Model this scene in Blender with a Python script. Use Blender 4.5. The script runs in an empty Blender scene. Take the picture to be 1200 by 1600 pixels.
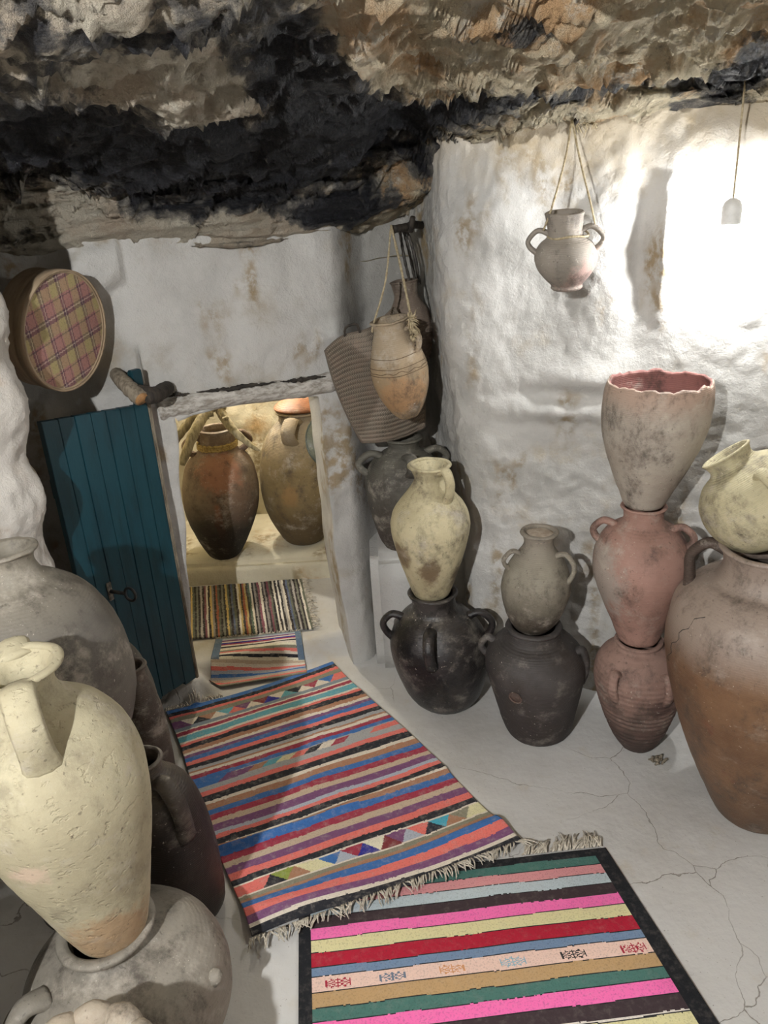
import bpy, bmesh, math, random
import numpy as np
from mathutils import Vector, Matrix, noise

random.seed(7)
scene = bpy.context.scene
COL = scene.collection
PI = math.pi
rad = math.radians

# ------------------------------------------------------------------ camera
cam_d = bpy.data.cameras.new('camera')
cam = bpy.data.objects.new('camera', cam_d)
COL.objects.link(cam)
cam_d.sensor_fit = 'HORIZONTAL'
cam_d.sensor_width = 36.0
cam_d.lens = 36.0
cam_d.clip_start = 0.02
_p, _r = rad(22.5), rad(3.5)
cam.matrix_world = (Matrix.Translation((0, 0, 1.6)) @ Matrix.Rotation(PI/2 - _p, 4, 'X')
                    @ Matrix.Rotation(-_r, 4, 'Z'))
scene.camera = cam

# ------------------------------------------------------------------ world: weak ambient fill, added through the open end behind the camera
world = bpy.data.worlds.new('world')
scene.world = world
world.use_nodes = True
bg = world.node_tree.nodes['Background']
bg.inputs['Color'].default_value = (1.0, 0.99, 0.97, 1)
bg.inputs['Strength'].default_value = 0.06

scene.view_settings.view_transform = 'Standard'
scene.view_settings.look = 'None'
scene.view_settings.exposure = 0.55
scene.view_settings.gamma = 1.0
scene.view_settings.use_curve_mapping = False

BULB_WALL_STRENGTH = 600.0     # bulb hanging by the right wall
BULB_ROOM_STRENGTH = 7200.0    # bulb hanging behind the camera, on the left
BULB_STORE_STRENGTH = 900.0    # bulb in the store room behind the low doorway

# ------------------------------------------------------------------ helpers
def lin(h):
    h = h.lstrip('#')
    out = []
    for i in (0, 2, 4):
        c = int(h[i:i+2], 16)/255
        out.append(c/12.92 if c <= 0.04045 else ((c+0.055)/1.055)**2.4)
    return tuple(out)

def sm(a, b, x):
    t = max(0.0, min(1.0, (x-a)/(b-a)))
    return t*t*(3-2*t)

def interp(x, xs, ys):
    if x <= xs[0]:
        return ys[0]
    for i in range(len(xs)-1):
        if x <= xs[i+1]:
            t = (x-xs[i])/(xs[i+1]-xs[i])
            return ys[i] + t*(ys[i+1]-ys[i])
    return ys[-1]

def catmull(P, n):
    """smooth path through points, n samples per span"""
    P = [Vector(p) for p in P]
    Q = [2*P[0]-P[1]] + P + [2*P[-1]-P[-2]]
    out = []
    for i in range(1, len(Q)-2):
        a, b, c, d = Q[i-1], Q[i], Q[i+1], Q[i+2]
        for k in range(n):
            t = k/n
            out.append(0.5*((2*b) + (c-a)*t + (2*a-5*b+4*c-d)*t*t + (3*b-a-3*c+d)*t**3))
    out.append(P[-1])
    return out

class MB:
    def __init__(self):
        self.v = []; self.f = []
    def ring_tube(self, path, radii, n=8, cap=True, flat=1.0):
        path = [Vector(p) for p in path]
        base = len(self.v)
        up = Vector((0, 0, 1))
        prev = None
        for i, p in enumerate(path):
            t = (path[min(i+1, len(path)-1)] - path[max(i-1, 0)])
            if t.length < 1e-9: t = Vector((0, 0, 1))
            t.normalize()
            if prev is None:
                a = t.cross(up)
                if a.length < 0.05: a = t.cross(Vector((1, 0, 0)))
            else:
                a = prev - t*prev.dot(t)
            a.normalize(); prev = a
            b = t.cross(a)
            r = radii[i] if isinstance(radii, (list, tuple)) else radii
            for k in range(n):
                an = 2*PI*k/n
                q = p + a*(r*math.cos(an)) + b*(r*flat*math.sin(an))
                self.v.append(tuple(q))
        m = len(path)
        for i in range(m-1):
            for k in range(n):
                k2 = (k+1) % n
                self.f.append((base+i*n+k, base+i*n+k2, base+(i+1)*n+k2, base+(i+1)*n+k))
        if cap:
            self.f.append(tuple(base+k for k in range(n))[::-1])
            self.f.append(tuple(base+(m-1)*n+k for k in range(n)))
        return self
    def box(self, c, s, rot=None):
        b = len(self.v)
        for dx in (-1, 1):
            for dy in (-1, 1):
                for dz in (-1, 1):
                    q = Vector((dx*s[0]/2, dy*s[1]/2, dz*s[2]/2))
                    if rot: q = rot @ q
                    self.v.append(tuple(Vector(c)+q))
        for q in ((0,1,3,2),(4,6,7,5),(0,4,5,1),(2,3,7,6),(0,2,6,4),(1,5,7,3)):
            self.f.append(tuple(b+i for i in q))
        return self
    def build(self, name, m, parent=None, smooth=True, bevel=0, loc=None):
        me = bpy.data.meshes.new(name)
        me.from_pydata(self.v, [], self.f)
        bm = bmesh.new(); bm.from_mesh(me)
        bmesh.ops.recalc_face_normals(bm, faces=bm.faces)
        if bevel:
            bmesh.ops.bevel(bm, geom=list(bm.edges), offset=bevel, segments=2, affect='EDGES')
        bm.to_mesh(me); bm.free()
        return finish(name, me, m, parent, smooth, loc)

def finish(name, me, m, parent=None, smooth=True, loc=None):
    o = bpy.data.objects.new(name, me)
    COL.objects.link(o)
    if m: me.materials.append(m)
    if smooth:
        me.polygons.foreach_set('use_smooth', [True]*len(me.polygons))
    if parent: o.parent = parent
    if loc: o.location = loc
    return o

def tag(o, label=None, cat=None, group=None, kind=None):
    if label: o['label'] = label
    if cat: o['category'] = cat
    if group: o['group'] = group
    if kind: o['kind'] = kind
    return o

def thing(name, label, cat, loc=(0, 0, 0), rot=(0, 0, 0), group=None):
    o = bpy.data.objects.new(name, None)
    o.empty_display_size = 0.05
    COL.objects.link(o)
    o.location = loc; o.rotation_euler = rot
    return tag(o, label, cat, group)

def grid_obj(name, pos, m, parent=None, attr=None, flip=False):
    """pos: numpy (nu,nv,3) -> one mesh sheet"""
    nu, nv = pos.shape[:2]
    idx = np.arange(nu*nv).reshape(nu, nv)
    q = np.stack([idx[:-1, :-1], idx[1:, :-1], idx[1:, 1:], idx[:-1, 1:]], -1).reshape(-1, 4)
    if flip: q = q[:, ::-1]
    me = bpy.data.meshes.new(name)
    me.vertices.add(nu*nv)
    me.vertices.foreach_set('co', pos.reshape(-1).astype(np.float32))
    me.loops.add(q.size)
    me.loops.foreach_set('vertex_index', q.reshape(-1).astype(np.int32))
    me.polygons.add(len(q))
    me.polygons.foreach_set('loop_start', np.arange(0, q.size, 4, dtype=np.int32))
    me.polygons.foreach_set('loop_total', np.full(len(q), 4, dtype=np.int32))
    me.update(calc_edges=True)
    if attr:
        for k, arr in attr.items():
            a = me.attributes.new(k, 'FLOAT', 'POINT')
            a.data.foreach_set('value', arr.reshape(-1).astype(np.float32))
    return finish(name, me, m, parent, True)

def normals_of(pos):
    du = np.gradient(pos, axis=0); dv = np.gradient(pos, axis=1)
    n = np.cross(du, dv)
    n /= (np.linalg.norm(n, axis=-1, keepdims=True)+1e-9)
    return n

def fr(x, y, z, s, octv=4, H=1.0):
    return noise.fractal((x*s, y*s, z*s), H, 2.0, octv)

def plaster_disp(p, a1=0.014, a2=0.0045, seed=0.0):
    x, y, z = p
    return (a1*noise.noise((x*4.1+seed, y*4.1, z*3.4)) + a1*0.55*noise.noise((x*9+seed, y*9+5, z*8))
            + a2*fr(x+seed, y, z, 26, 4))

def displace(pos, fn, toward=None):
    n = normals_of(pos)
    if toward is not None:
        s = np.sign(np.sum(n*(np.asarray(toward)-pos), axis=-1, keepdims=True))
        s[s == 0] = 1
        n = n*np.sign(np.median(s))
    d = np.array([fn(tuple(p)) for p in pos.reshape(-1, 3)]).reshape(pos.shape[:2]+(1,))
    return pos + n*d

# ------------------------------------------------------------------ node materials
class NM:
    def __init__(self, name, rough=0.85):
        self.m = bpy.data.materials.new(name); self.m.use_nodes = True
        self.t = self.m.node_tree; self.N = self.t.nodes; self.L = self.t.links
        self.b = self.N['Principled BSDF']
        self.b.inputs['Roughness'].default_value = rough
        self.co = self.N.new('ShaderNodeTexCoord').outputs['Object']
    def node(self, ty, **kw):
        n = self.N.new(ty)
        for k, v in kw.items(): setattr(n, k, v)
        return n
    def put(self, sock, v):
        if isinstance(v, bpy.types.NodeSocket): self.L.new(v, sock)
        elif isinstance(v, (tuple, list)) and len(v) == 3 and sock.type == 'RGBA': sock.default_value = (*v, 1)
        else: sock.default_value = v
    def mapping(self, scale=(1, 1, 1), loc=(0, 0, 0), rot=(0, 0, 0), src=None):
        n = self.node('ShaderNodeMapping')
        self.L.new(src or self.co, n.inputs['Vector'])
        n.inputs['Scale'].default_value = scale; n.inputs['Location'].default_value = loc
        n.inputs['Rotation'].default_value = rot
        return n.outputs[0]
    def noise(self, scale, detail=5, rough=0.6, vec=None, dist=0.0):
        n = self.node('ShaderNodeTexNoise')
        self.L.new(vec or self.co, n.inputs['Vector'])
        n.inputs['Scale'].default_value = scale; n.inputs['Detail'].default_value = detail
        n.inputs['Roughness'].default_value = rough; n.inputs['Distortion'].default_value = dist
        return n.outputs[0]
    def wave(self, scale, dist=0.0, axis='Z', vec=None, prof='SIN', detail=2):
        n = self.node('ShaderNodeTexWave', bands_direction=axis, wave_profile=prof)
        self.L.new(vec or self.co, n.inputs['Vector'])
        n.inputs['Scale'].default_value = scale; n.inputs['Distortion'].default_value = dist
        n.inputs['Detail'].default_value = detail
        return n.outputs['Fac']
    def ramp(self, fac, a, b, lo=0.0, hi=1.0):
        n = self.node('ShaderNodeMapRange', interpolation_type='SMOOTHSTEP')
        self.put(n.inputs['Value'], fac)
        n.inputs['From Min'].default_value = a; n.inputs['From Max'].default_value = b
        n.inputs['To Min'].default_value = lo; n.inputs['To Max'].default_value = hi
        return n.outputs[0]
    def math(self, op, a, b=0.0, c=0.0, clamp=False):
        n = self.node('ShaderNodeMath', operation=op, use_clamp=clamp)
        self.put(n.inputs[0], a); self.put(n.inputs[1], b); self.put(n.inputs[2], c)
        return n.outputs[0]
    def mix(self, fac, a, b, blend='MIX'):
        n = self.node('ShaderNodeMix', data_type='RGBA', blend_type=blend)
        self.put(n.inputs[0], fac); self.put(n.inputs[6], a); self.put(n.inputs[7], b)
        return n.outputs[2]
    def sep(self, src=None):
        n = self.node('ShaderNodeSeparateXYZ'); self.L.new(src or self.co, n.inputs[0])
        return n.outputs
    def attr(self, name, out='Fac'):
        n = self.node('ShaderNodeAttribute', attribute_name=name)
        return n.outputs[out]
    def bump(self, h, strength=0.4, dist=0.01, prev=None):
        n = self.node('ShaderNodeBump')
        n.inputs['Strength'].default_value = strength; n.inputs['Distance'].default_value = dist
        self.put(n.inputs['Height'], h)
        if prev: self.L.new(prev, n.inputs['Normal'])
        return n.outputs[0]
    def done(self, col, normal=None, rough=None):
        self.put(self.b.inputs['Base Color'], col)
        if normal: self.L.new(normal, self.b.inputs['Normal'])
        if rough is not None: self.put(self.b.inputs['Roughness'], rough)
        return self.m

def mat_plaster(name, base='#d3d0ca', stain='#b09a78', grey='#a9a7a2', stain_amt=1.0, rust=True, tan_top=False):
    k = NM(name, 0.9)
    n1 = k.noise(1.7, 6, 0.6); n2 = k.noise(4.5, 7, 0.65)
    c = k.mix(k.ramp(n1, 0.42, 0.68), lin(base), lin(grey))
    c = k.mix(k.math('MULTIPLY', k.ramp(n2, 0.55, 0.76), 0.55*stain_amt), c, lin(stain))
    if rust:
        n3 = k.noise(6.5, 3, 0.5, vec=k.mapping((1, 1, 0.45), (3, 1, 7)))
        n4 = k.noise(30, 4, 0.6)
        c = k.mix(k.math('MULTIPLY', k.ramp(n3, 0.54, 0.66), k.ramp(n4, 0.36, 0.6, 0, .8)), c, lin('#87724c'))
    if tan_top:                    # bare beige render under the rock
        zz = k.math('ADD', k.sep()[2], k.math('MULTIPLY', k.math('SUBTRACT', n2, 0.5), 0.35))
        c = k.mix(k.ramp(zz, 1.56, 1.74, 0, 0.75), c, lin('#b8a98e'))
    n5 = k.noise(160, 3, 0.6)
    c = k.mix(k.ramp(n5, 0.66, 0.74, 0, 0.35), c, lin('#7f7768'))
    b = k.bump(k.noise(30, 7, 0.7), 0.5, 0.014)
    b = k.bump(k.noise(110, 5, 0.65), 0.5, 0.006, b)
    return k.done(c, b)

def mat_clay(name, c1, c2, dark=None, dz=None, damt=1.0, rough=0.75, rings=60.0, ring_s=0.25,
             blot=None, blot_t=(0.58, 0.66), speck=0.6, pits=0.0, fade=None, seed=0.0, extra=None, grime=1.0, dust=1.0):
    """fired clay: two tones, throwing rings, blotches; dark = darker lower zone (soot or damp on some jars) ending at a ragged line dz=(full,none)"""
    k = NM(name, rough)
    vec = k.mapping((1, 1, 1), (seed, seed*0.7, seed*1.3))
    n1 = k.noise(5, 7, 0.66, vec); n2 = k.noise(16, 9, 0.76, vec)
    c = k.mix(k.ramp(n1, 0.38, 0.66), lin(c1), lin(c2))
    streak = k.noise(9, 4, 0.6, k.mapping((0.5, 0.5, 9), (seed, 0, 0)))
    c = k.mix(k.ramp(streak, 0.5, 0.75, 0, 0.35), c, lin(c2))
    z = k.sep()[2]
    if fade:                       # a differently fired upper zone
        fc, f0, f1 = fade
        zz = k.math('ADD', z, k.math('MULTIPLY', k.math('SUBTRACT', n1, 0.5), 0.10))
        c = k.mix(k.ramp(zz, f0, f1), c, lin(fc))
    if blot:
        n3 = k.noise(7, 6, 0.7, k.mapping((1, 1, 0.8), (seed+4, 2, seed)))
        c = k.mix(k.math('MULTIPLY', k.ramp(n3, *blot_t), 0.85), c, lin(blot))
    if extra:                      # a local patch: (colour, centre, radius)
        for pc, ctr, pr in extra:
            mp = k.mapping((1/pr[0], 1/pr[1], 1/pr[2]), tuple(-ctr[i]/pr[i] for i in range(3)))
            ln = k.node('ShaderNodeVectorMath', operation='LENGTH'); k.L.new(mp, ln.inputs[0])
            d = k.math('ADD', ln.outputs['Value'], k.math('MULTIPLY', k.math('SUBTRACT', n2, 0.5), 2.6))
            d = k.math('ADD', d, k.math('MULTIPLY', k.math('SUBTRACT', n1, 0.5), 1.4))
            c = k.mix(k.ramp(d, 1.25, 0.6, 0, 0.8), c, lin(pc))
    if dark:  # darker towards the foot, edge broken up by noise
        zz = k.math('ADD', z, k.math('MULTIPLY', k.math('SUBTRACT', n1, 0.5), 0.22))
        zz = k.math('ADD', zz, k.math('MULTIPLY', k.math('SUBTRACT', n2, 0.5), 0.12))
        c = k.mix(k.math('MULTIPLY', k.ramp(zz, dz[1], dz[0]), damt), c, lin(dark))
    gr = k.noise(10, 9, 0.78, k.mapping((1, 1, 0.7), (seed*2, 5, seed)))          # grime and pale dust, two independent layers
    du = k.noise(7.5, 9, 0.75, k.mapping((1, 1, 1.2), (seed+11, 8, 2*seed)))
    c = k.mix(k.ramp(gr, 0.47, 0.68, 0, 0.75*grime), c, lin('#38302a'))
    c = k.mix(k.ramp(du, 0.52, 0.70, 0, 0.60*dust), c, lin('#b9b1a4'))
    n4 = k.noise(120, 3, 0.55, vec)
    sel = k.ramp(k.noise(6, 3, 0.5, k.mapping((1, 1, 1), (seed, 17, 3))), 0.45, 0.62)
    c = k.mix(k.math('MULTIPLY', k.ramp(n4, 0.67, 0.72, 0, speck), sel), c, lin('#cfc8b8'))
    n5 = k.noise(85, 3, 0.55, k.mapping((1, 1, 1), (9+seed, 3, 1)))
    c = k.mix(k.ramp(n5, 0.64, 0.73, 0, 0.5), c, lin('#3a322a'))
    b = k.bump(k.wave(rings, 1.2), ring_s, 0.0025)
    b = k.bump(n2, 0.5, 0.006, b)
    b = k.bump(n4, 0.3, 0.002, b)
    if pits:
        n6 = k.noise(42, 3, 0.6, k.mapping((1, 1, 1.6), (2, seed, 5)))
        b = k.bump(k.ramp(n6, 0.34, 0.42), pits, 0.004, b)
    return k.done(c, b)

def mat_plain(name, c1, c2, rough=0.8, scale=30, stretch=(1, 1, 1), bump=0.3, dist=0.003):
    k = NM(name, rough)
    n = k.noise(scale, 5, 0.65, k.mapping(stretch))
    return k.done(k.mix(k.ramp(n, 0.35, 0.68), lin(c1), lin(c2)), k.bump(n, bump, dist))

def mat_emit(name, col, s):
    m = bpy.data.materials.new(name); m.use_nodes = True
    b = m.node_tree.nodes['Principled BSDF']
    b.inputs['Base Color'].default_value = (1, 1, 1, 1)
    b.inputs['Emission Color'].default_value = (*col, 1)
    b.inputs['Emission Strength'].default_value = s
    return m

M = {}
M['plaster'] = mat_plaster('whitewashed_plaster', '#c2c0bb', '#a28d66', '#989690', tan_top=True)
M['plaster_back'] = mat_plaster('whitewash_aged', '#bab8b3', '#8f8066', '#93918b', 1.0)
M['plaster_left'] = mat_plaster('whitewash_left', '#c3beb6', '#9d7a59', '#a59d92', 1.4)
M['plaster_store'] = mat_plaster('store_plaster', '#d6cfb8', '#b08a55', '#b3a98f', 1.5)
M['wood'] = mat_plain('weathered_wood', '#8b8170', '#5d5346', 0.85, 14, (6, 6, 1), 0.5)
M['dark_wood'] = mat_plain('dark_wood', '#3d352c', '#1f1b17', 0.8, 20, (5, 5, 1), 0.5)
M['pale_wood'] = mat_plain('pale_wood', '#a59a7c', '#756b50', 0.8, 22, (4, 4, 1), 0.5)
M['cut_wood'] = mat_plain('cut_wood', '#a87d4f', '#7a5a3a', 0.85, 40)
M['rope'] = mat_plain('rope', '#b5a789', '#8a7c60', 0.95, 120, (1, 1, 1), 0.6)
M['black_strap'] = mat_plain('black_strap', '#2a2724', '#4a453e', 0.7, 60)
M['iron'] = mat_plain('iron', '#22262a', '#3a3530', 0.55, 80)

# ------------------------------------------------------------------ floor (main room + raised store floor behind the step)
W0 = Vector((-0.22, 2.44)); WU = Vector((0.956, 0.292)); WN = Vector((-0.292, 0.956))
def sn(x, y):
    q = Vector((x, y)) - W0
    return q.dot(WU), q.dot(WN)
def wp(s, n=0.0):
    q = W0 + WU*s + WN*n
    return q.x, q.y
STORE_Z = 0.07
def floor_z(x, y):
    s, n = sn(x, y)
    z = 0.004*noise.noise((x*3, y*3, 0)) + 0.0015*noise.noise((x*11, y*11, 3))
    step = sm(0.0, 0.085, n)*sm(-1.0, -0.9, s)*(1-sm(0.2, 0.3, s))
    z += STORE_Z*step
    h = math.hypot((x+0.725)/0.085, (y-2.280)/0.058)         # plaster hump at the foot of the door jamb
    z += 0.075*(1-sm(0.35, 1.25, h + 0.25*noise.noise((x*18, y*18, 1))))
    return z
def mat_floor():
    k = NM('whitewashed_floor', 0.8)
    n1 = k.noise(1.4, 6, 0.6); n2 = k.noise(5, 6, 0.65); n3 = k.noise(45, 5, 0.6)
    c = k.mix(k.ramp(n1, 0.4, 0.7), lin('#c8c7c4'), lin('#aeaba5'))
    c = k.mix(k.math('MULTIPLY', k.ramp(n2, 0.56, 0.75), 0.6), c, lin('#b5a88f'))
    c = k.mix(k.ramp(n3, 0.62, 0.75, 0, 0.3), c, lin('#a39c8e'))
    v = k.node('ShaderNodeTexVoronoi', feature='DISTANCE_TO_EDGE')
    nz = k.node('ShaderNodeTexNoise'); nz.inputs['Scale'].default_value = 5; nz.inputs['Detail'].default_value = 6
    k.L.new(k.co, nz.inputs['Vector'])
    va = k.node('ShaderNodeVectorMath', operation='MULTIPLY_ADD')
    k.L.new(nz.outputs['Color'], va.inputs[0]); va.inputs[1].default_value = (0.16, 0.16, 0.16); k.L.new(k.co, va.inputs[2])
    k.L.new(va.outputs[0], v.inputs['Vector']); v.inputs['Scale'].default_value = 2.6
    crack = k.math('MULTIPLY', k.ramp(v.outputs['Distance'], 0.004, 0.001), k.ramp(k.noise(3.1, 2, 0.5, k.mapping((1, 1, 1), (4, 4, 0))), 0.42, 0.6))
    c = k.mix(k.math('MULTIPLY', crack, 0.75), c, lin('#7d756a'))
    sp = k.noise(190, 2, 0.5)
    c = k.mix(k.ramp(sp, 0.70, 0.76, 0, 0.6), c, lin('#6b6053'))
    b = k.bump(n3, 0.25, 0.004); b = k.bump(k.noise(14, 4, 0.6), 0.3, 0.01, b)
    b = k.bump(k.math('SUBTRACT', 1.0, crack), 0.5, 0.003, b)
    return k.done(c, b)
M['floor'] = mat_floor()
nu, nv = 260, 340
pos = np.zeros((nu, nv, 3))
for i in range(nu):
    for j in range(nv):
        x = -1.5 + 3.3*i/(nu-1); y = -0.8 + 4.5*j/(nv-1)
        pos[i, j] = (x, y, floor_z(x, y))
tag(grid_obj('floor', pos, M['floor']), kind='structure', label='white lime floor with fine cracks and a low step up at the doorway')

# ------------------------------------------------------------------ back wall with the low doorway
def sL(z): return interp(z, [0, .1, .5, 1.0, 1.1], [-.51, -.505, -.46, -.425, -.42]) + 0.008*noise.noise((z*7, 1, 2))
def sR(z): return interp(z, [0, .15, .4, 1.0, 1.1], [.062, .055, .045, .035, .04]) + 0.008*noise.noise((z*8, 5, 2))
def zT(s): return interp(s, [-.50, -.43, -.30, -.14, .03, .08], [.97, .985, 1.008, 1.012, 1.005, 1.0]) + 0.004*noise.noise((s*15, 0, 4))
def niche(s): return 0.15*sm(0.11, 0.27, s)
def wall_pt(s, z, n=0.0):
    n += niche(s)
    n -= 0.05*(1-sm(0.0, 0.32, z))*(0.4+0.6*sm(-0.1, 0.1, s))                     # foot of the wall flares out
    n += 0.05*sm(1.1, 1.6, z)*0.3
    n -= 0.035*math.exp(-((s+0.62)/0.05)**2)*sm(0.9, 1.3, z)*0.5                   # rib left of the doorway
    p = (s*1.0, n, z)
    n -= 0.016*noise.noise((s*3.6+2, 0, z*3.1)) + 0.011*noise.noise((s*8, 7, z*7)) + 0.004*fr(s, 3, z, 22, 4)
    if s < -0.5 and z > 0.9:                                                       # lumpy stones under the plaster
        n -= 0.035*sm(0.05, 0.5, noise.noise((s*5.2, 1, z*5.2)))
    x, y = wp(s, n)
    return x, y, z
WALL_TOP = 1.80
def patch(name, rows, m, **kw):
    return grid_obj(name, np.array(rows), m, **kw)
def join_patches(name, patches, m):
    bm = bmesh.new()
    for P in patches:
        P = np.array(P); a, b = P.shape[:2]
        vs = [[bm.verts.new(P[i, j]) for j in range(b)] for i in range(a)]
        for i in range(a-1):
            for j in range(b-1):
                try: bm.faces.new((vs[i][j], vs[i+1][j], vs[i+1][j+1], vs[i][j+1]))
                except ValueError: pass
    bmesh.ops.remove_doubles(bm, verts=bm.verts, dist=0.0004)
    bmesh.ops.recalc_face_normals(bm, faces=bm.faces)
    me = bpy.data.meshes.new(name); bm.to_mesh(me); bm.free()
    return finish(name, me, m)
ZC = 1.0
nz1 = 110
pats = []
S0, S1 = -1.05, 0.50
left = [[wall_pt(S0+(sL(ZC*j/nz1)-S0)*i/70, ZC*j/nz1) for j in range(nz1+1)] for i in range(71)]
right = [[wall_pt(sR(ZC*j/nz1)+(S1-sR(ZC*j/nz1))*i/70, ZC*j/nz1) for j in range(nz1+1)] for i in range(71)]
pats += [left, right]
a, b = sL(ZC), sR(ZC)
seg = [S0+(a-S0)*i/70 for i in range(70)] + [a+(b-a)*i/60 for i in range(60)] + [b+(S1-b)*i/70 for i in range(71)]
top = []
for s in seg:
    zb = ZC if not (a+1e-6 < s < b-1e-6) else max(ZC, zT(s))
    zb = ZC if not (a+1e-6 < s < b-1e-6) else zT(s)
    top.append([wall_pt(s, zb+(WALL_TOP-zb)*j/90) for j in range(91)])
pats.append(top)
TH = 0.17
def rnd(k): return k*TH
jl, jr, jt = [], [], []
for d in range(15):
    t = d/14
    e = 0.02*math.exp(-t*9)
    jl.append([wall_pt(sL(ZC*j/nz1) - 0.0 + 0.035*t*0, ZC*j/nz1, TH*t) for j in range(nz1+1)])
    jr.append([wall_pt(sR(ZC*j/nz1) + 0.0, ZC*j/nz1, TH*t) for j in range(nz1+1)])
    jt.append([wall_pt(a+(b-a)*i/60, ZC if i in (0, 60) else zT(a+(b-a)*i/60), TH*t) for i in range(61)])
pats += [jl, jr, jt]
wb = join_patches('wall_back', pats, M['plaster_back'])
tag(wb, kind='structure', label='uneven whitewashed back wall with a low doorway')

# ledge in the niche right of the doorway
def lump_box(name, x0, x1, y0, y1, z0, z1, m, r=0.03, amp=0.008, n=26, skew=0.0):
    bm = bmesh.new()
    bmesh.ops.create_cube(bm, size=1.0)
    for v in bm.verts:
        v.co = Vector(((x0+x1)/2 + v.co.x*(x1-x0), (y0+y1)/2 + v.co.y*(y1-y0), (z0+z1)/2 + v.co.z*(z1-z0)))
    bmesh.ops.bevel(bm, geom=list(bm.edges), offset=r, segments=4, affect='EDGES')
    bmesh.ops.subdivide_edges(bm, edges=list(bm.edges), cuts=5, use_grid_fill=True)
    bm.normal_update()
    for v in bm.verts:
        d = amp*noise.noise(v.co*6) + amp*0.4*noise.noise(v.co*17)
        v.co += v.normal*d
        v.co.y += skew*(v.co.x-x0)
    me = bpy.data.meshes.new(name); bm.to_mesh(me); bm.free()
    return finish(name, me, m)
tag(lump_box('trim_1', -0.06, 0.36, 2.375, 2.72, -0.05, 0.452, M['plaster_back'], 0.03, 0.004), kind='structure',
    label='whitewashed ledge in the niche beside the doorway')

# weathered timber lintel over the doorway
lb = MB()
path = [(*wp(s, 0.015), z) for s, z in ((-.47, 1.025), (-.40, 1.032), (-.25, 1.042), (-.10, 1.040), (0.03, 1.040), (.10, 1.048))]
path = catmull(path, 8)
lb.ring_tube(path, [0.034+0.007*noise.noise((i*.4, 0, 0)) for i in range(len(path))], 14)
tag(lb.build('trim_2', mat_plain('lintel_whitewashed', '#c4c0b8', '#8d867b', 0.9, 10, (3, 9, 9), 0.8, 0.01)), kind='structure',
    label='whitewashed weathered timber lintel above the doorway')
ck = MB()  # dark tubes stand in for the shade inside the gap over the lintel
for s0, s1 in ((-.44, -.37), (-.35, -.10), (-.09, .06)):
    pts = []; rr_ = []
    for i in range(40):
        t = i/39; s_ = s0+(s1-s0)*t
        x, y = wp(s_, -0.014)
        pts.append((x, y, 1.070+.006*noise.noise((s_*14, 2, 2))+.004*noise.noise((s_*50, 2, 2))))
        rr_.append((.003+.006*abs(noise.noise((s_*30, 9, 1)))+.005*random.random())*math.sin(PI*min(1, .06+t*.9)))
    ck.ring_tube(pts, rr_, 7)
o = ck.build('crack', mat_plain('gap_shade', '#1d1a17', '#3a342c', 0.9), None)
o.parent = bpy.data.objects['trim_2']; tag(o, 'black crumbled gap along the top of the lintel')

# ------------------------------------------------------------------ store room behind the doorway
def sheet(name, A, B, z0, z1, m, n=60, mz=60, toward=(-0.4, 2.9, .6), a1=.03, kind='structure', label=None):
    P = np.zeros((n, mz, 3))
    for i in range(n):
        for j in range(mz):
            t = i/(n-1); P[i, j] = (A[0]+(B[0]-A[0])*t, A[1]+(B[1]-A[1])*t, z0+(z1-z0)*j/(mz-1))
    P = displace(P, lambda p: plaster_disp(p, a1, .006, 2.0), toward)
    return tag(grid_obj(name, P, m), kind=kind, label=label)
sheet('wall_store_back', (-1.5, 3.50), (0.2, 3.52), -0.05, 1.5, M['plaster_store'], 90, 80, label='stained rear wall of the store room')
sheet('wall_store_left', (-1.20, 3.6), (-1.10, 2.4), -0.05, 1.5, M['plaster_store'])
sheet('wall_store_right', (0.10, 3.6), (0.06, 2.72), -0.05, 1.5, M['plaster_store'])
P = np.zeros((50, 50, 3))
for i in range(50):
    for j in range(50):
        P[i, j] = (*wp(-1.1+1.6*i/49, .14+1.2*j/49), 1.40)
P = displace(P, lambda p: plaster_disp(p, .02, .006, 4.0), (-.4, 2.9, 0))
tag(grid_obj('ceiling_store', P, M['plaster_store']), kind='structure')
tag(lump_box('trim_3', -1.15, 0.08, 2.985, 3.60, 0.0, 0.168, M['plaster_store'], 0.018, 0.004), kind='structure',
    label='low plastered bench in the store room')

# ------------------------------------------------------------------ right wall
UP = [(.10, 2.78), (.165, 2.66), (.190, 2.54), (.208, 2.41), (.235, 2.30), (.33, 2.245), (.5, 2.2), (.7, 2.12), (.9, 2.03), (1.1, 1.92), (1.3, 1.72), (1.5, 1.3), (1.6, .5), (1.6, -.8)]
LO = [(.13, 2.80), (.215, 2.69), (.245, 2.56), (.262, 2.43), (.282, 2.335), (.355, 2.285), (.50, 2.235), (.68, 2.16), (.87, 2.08), (1.05, 1.98), (1.22, 1.87), (1.40, 1.62), (1.6, .5), (1.6, -.8)]
up = catmull([(x, y, 0) for x, y in UP], 24); lo = catmull([(x, y, 0) for x, y in LO], 24)
nz = 190
P = np.zeros((len(up), nz, 3))
for i in range(len(up)):
    for j in range(nz):
        z = -0.04 + 1.98*j/(nz-1)
        w = sm(0.6, 1.12, z)
        q = lo[i].lerp(up[i], w)
        P[i, j] = (q.x, q.y, z)
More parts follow.
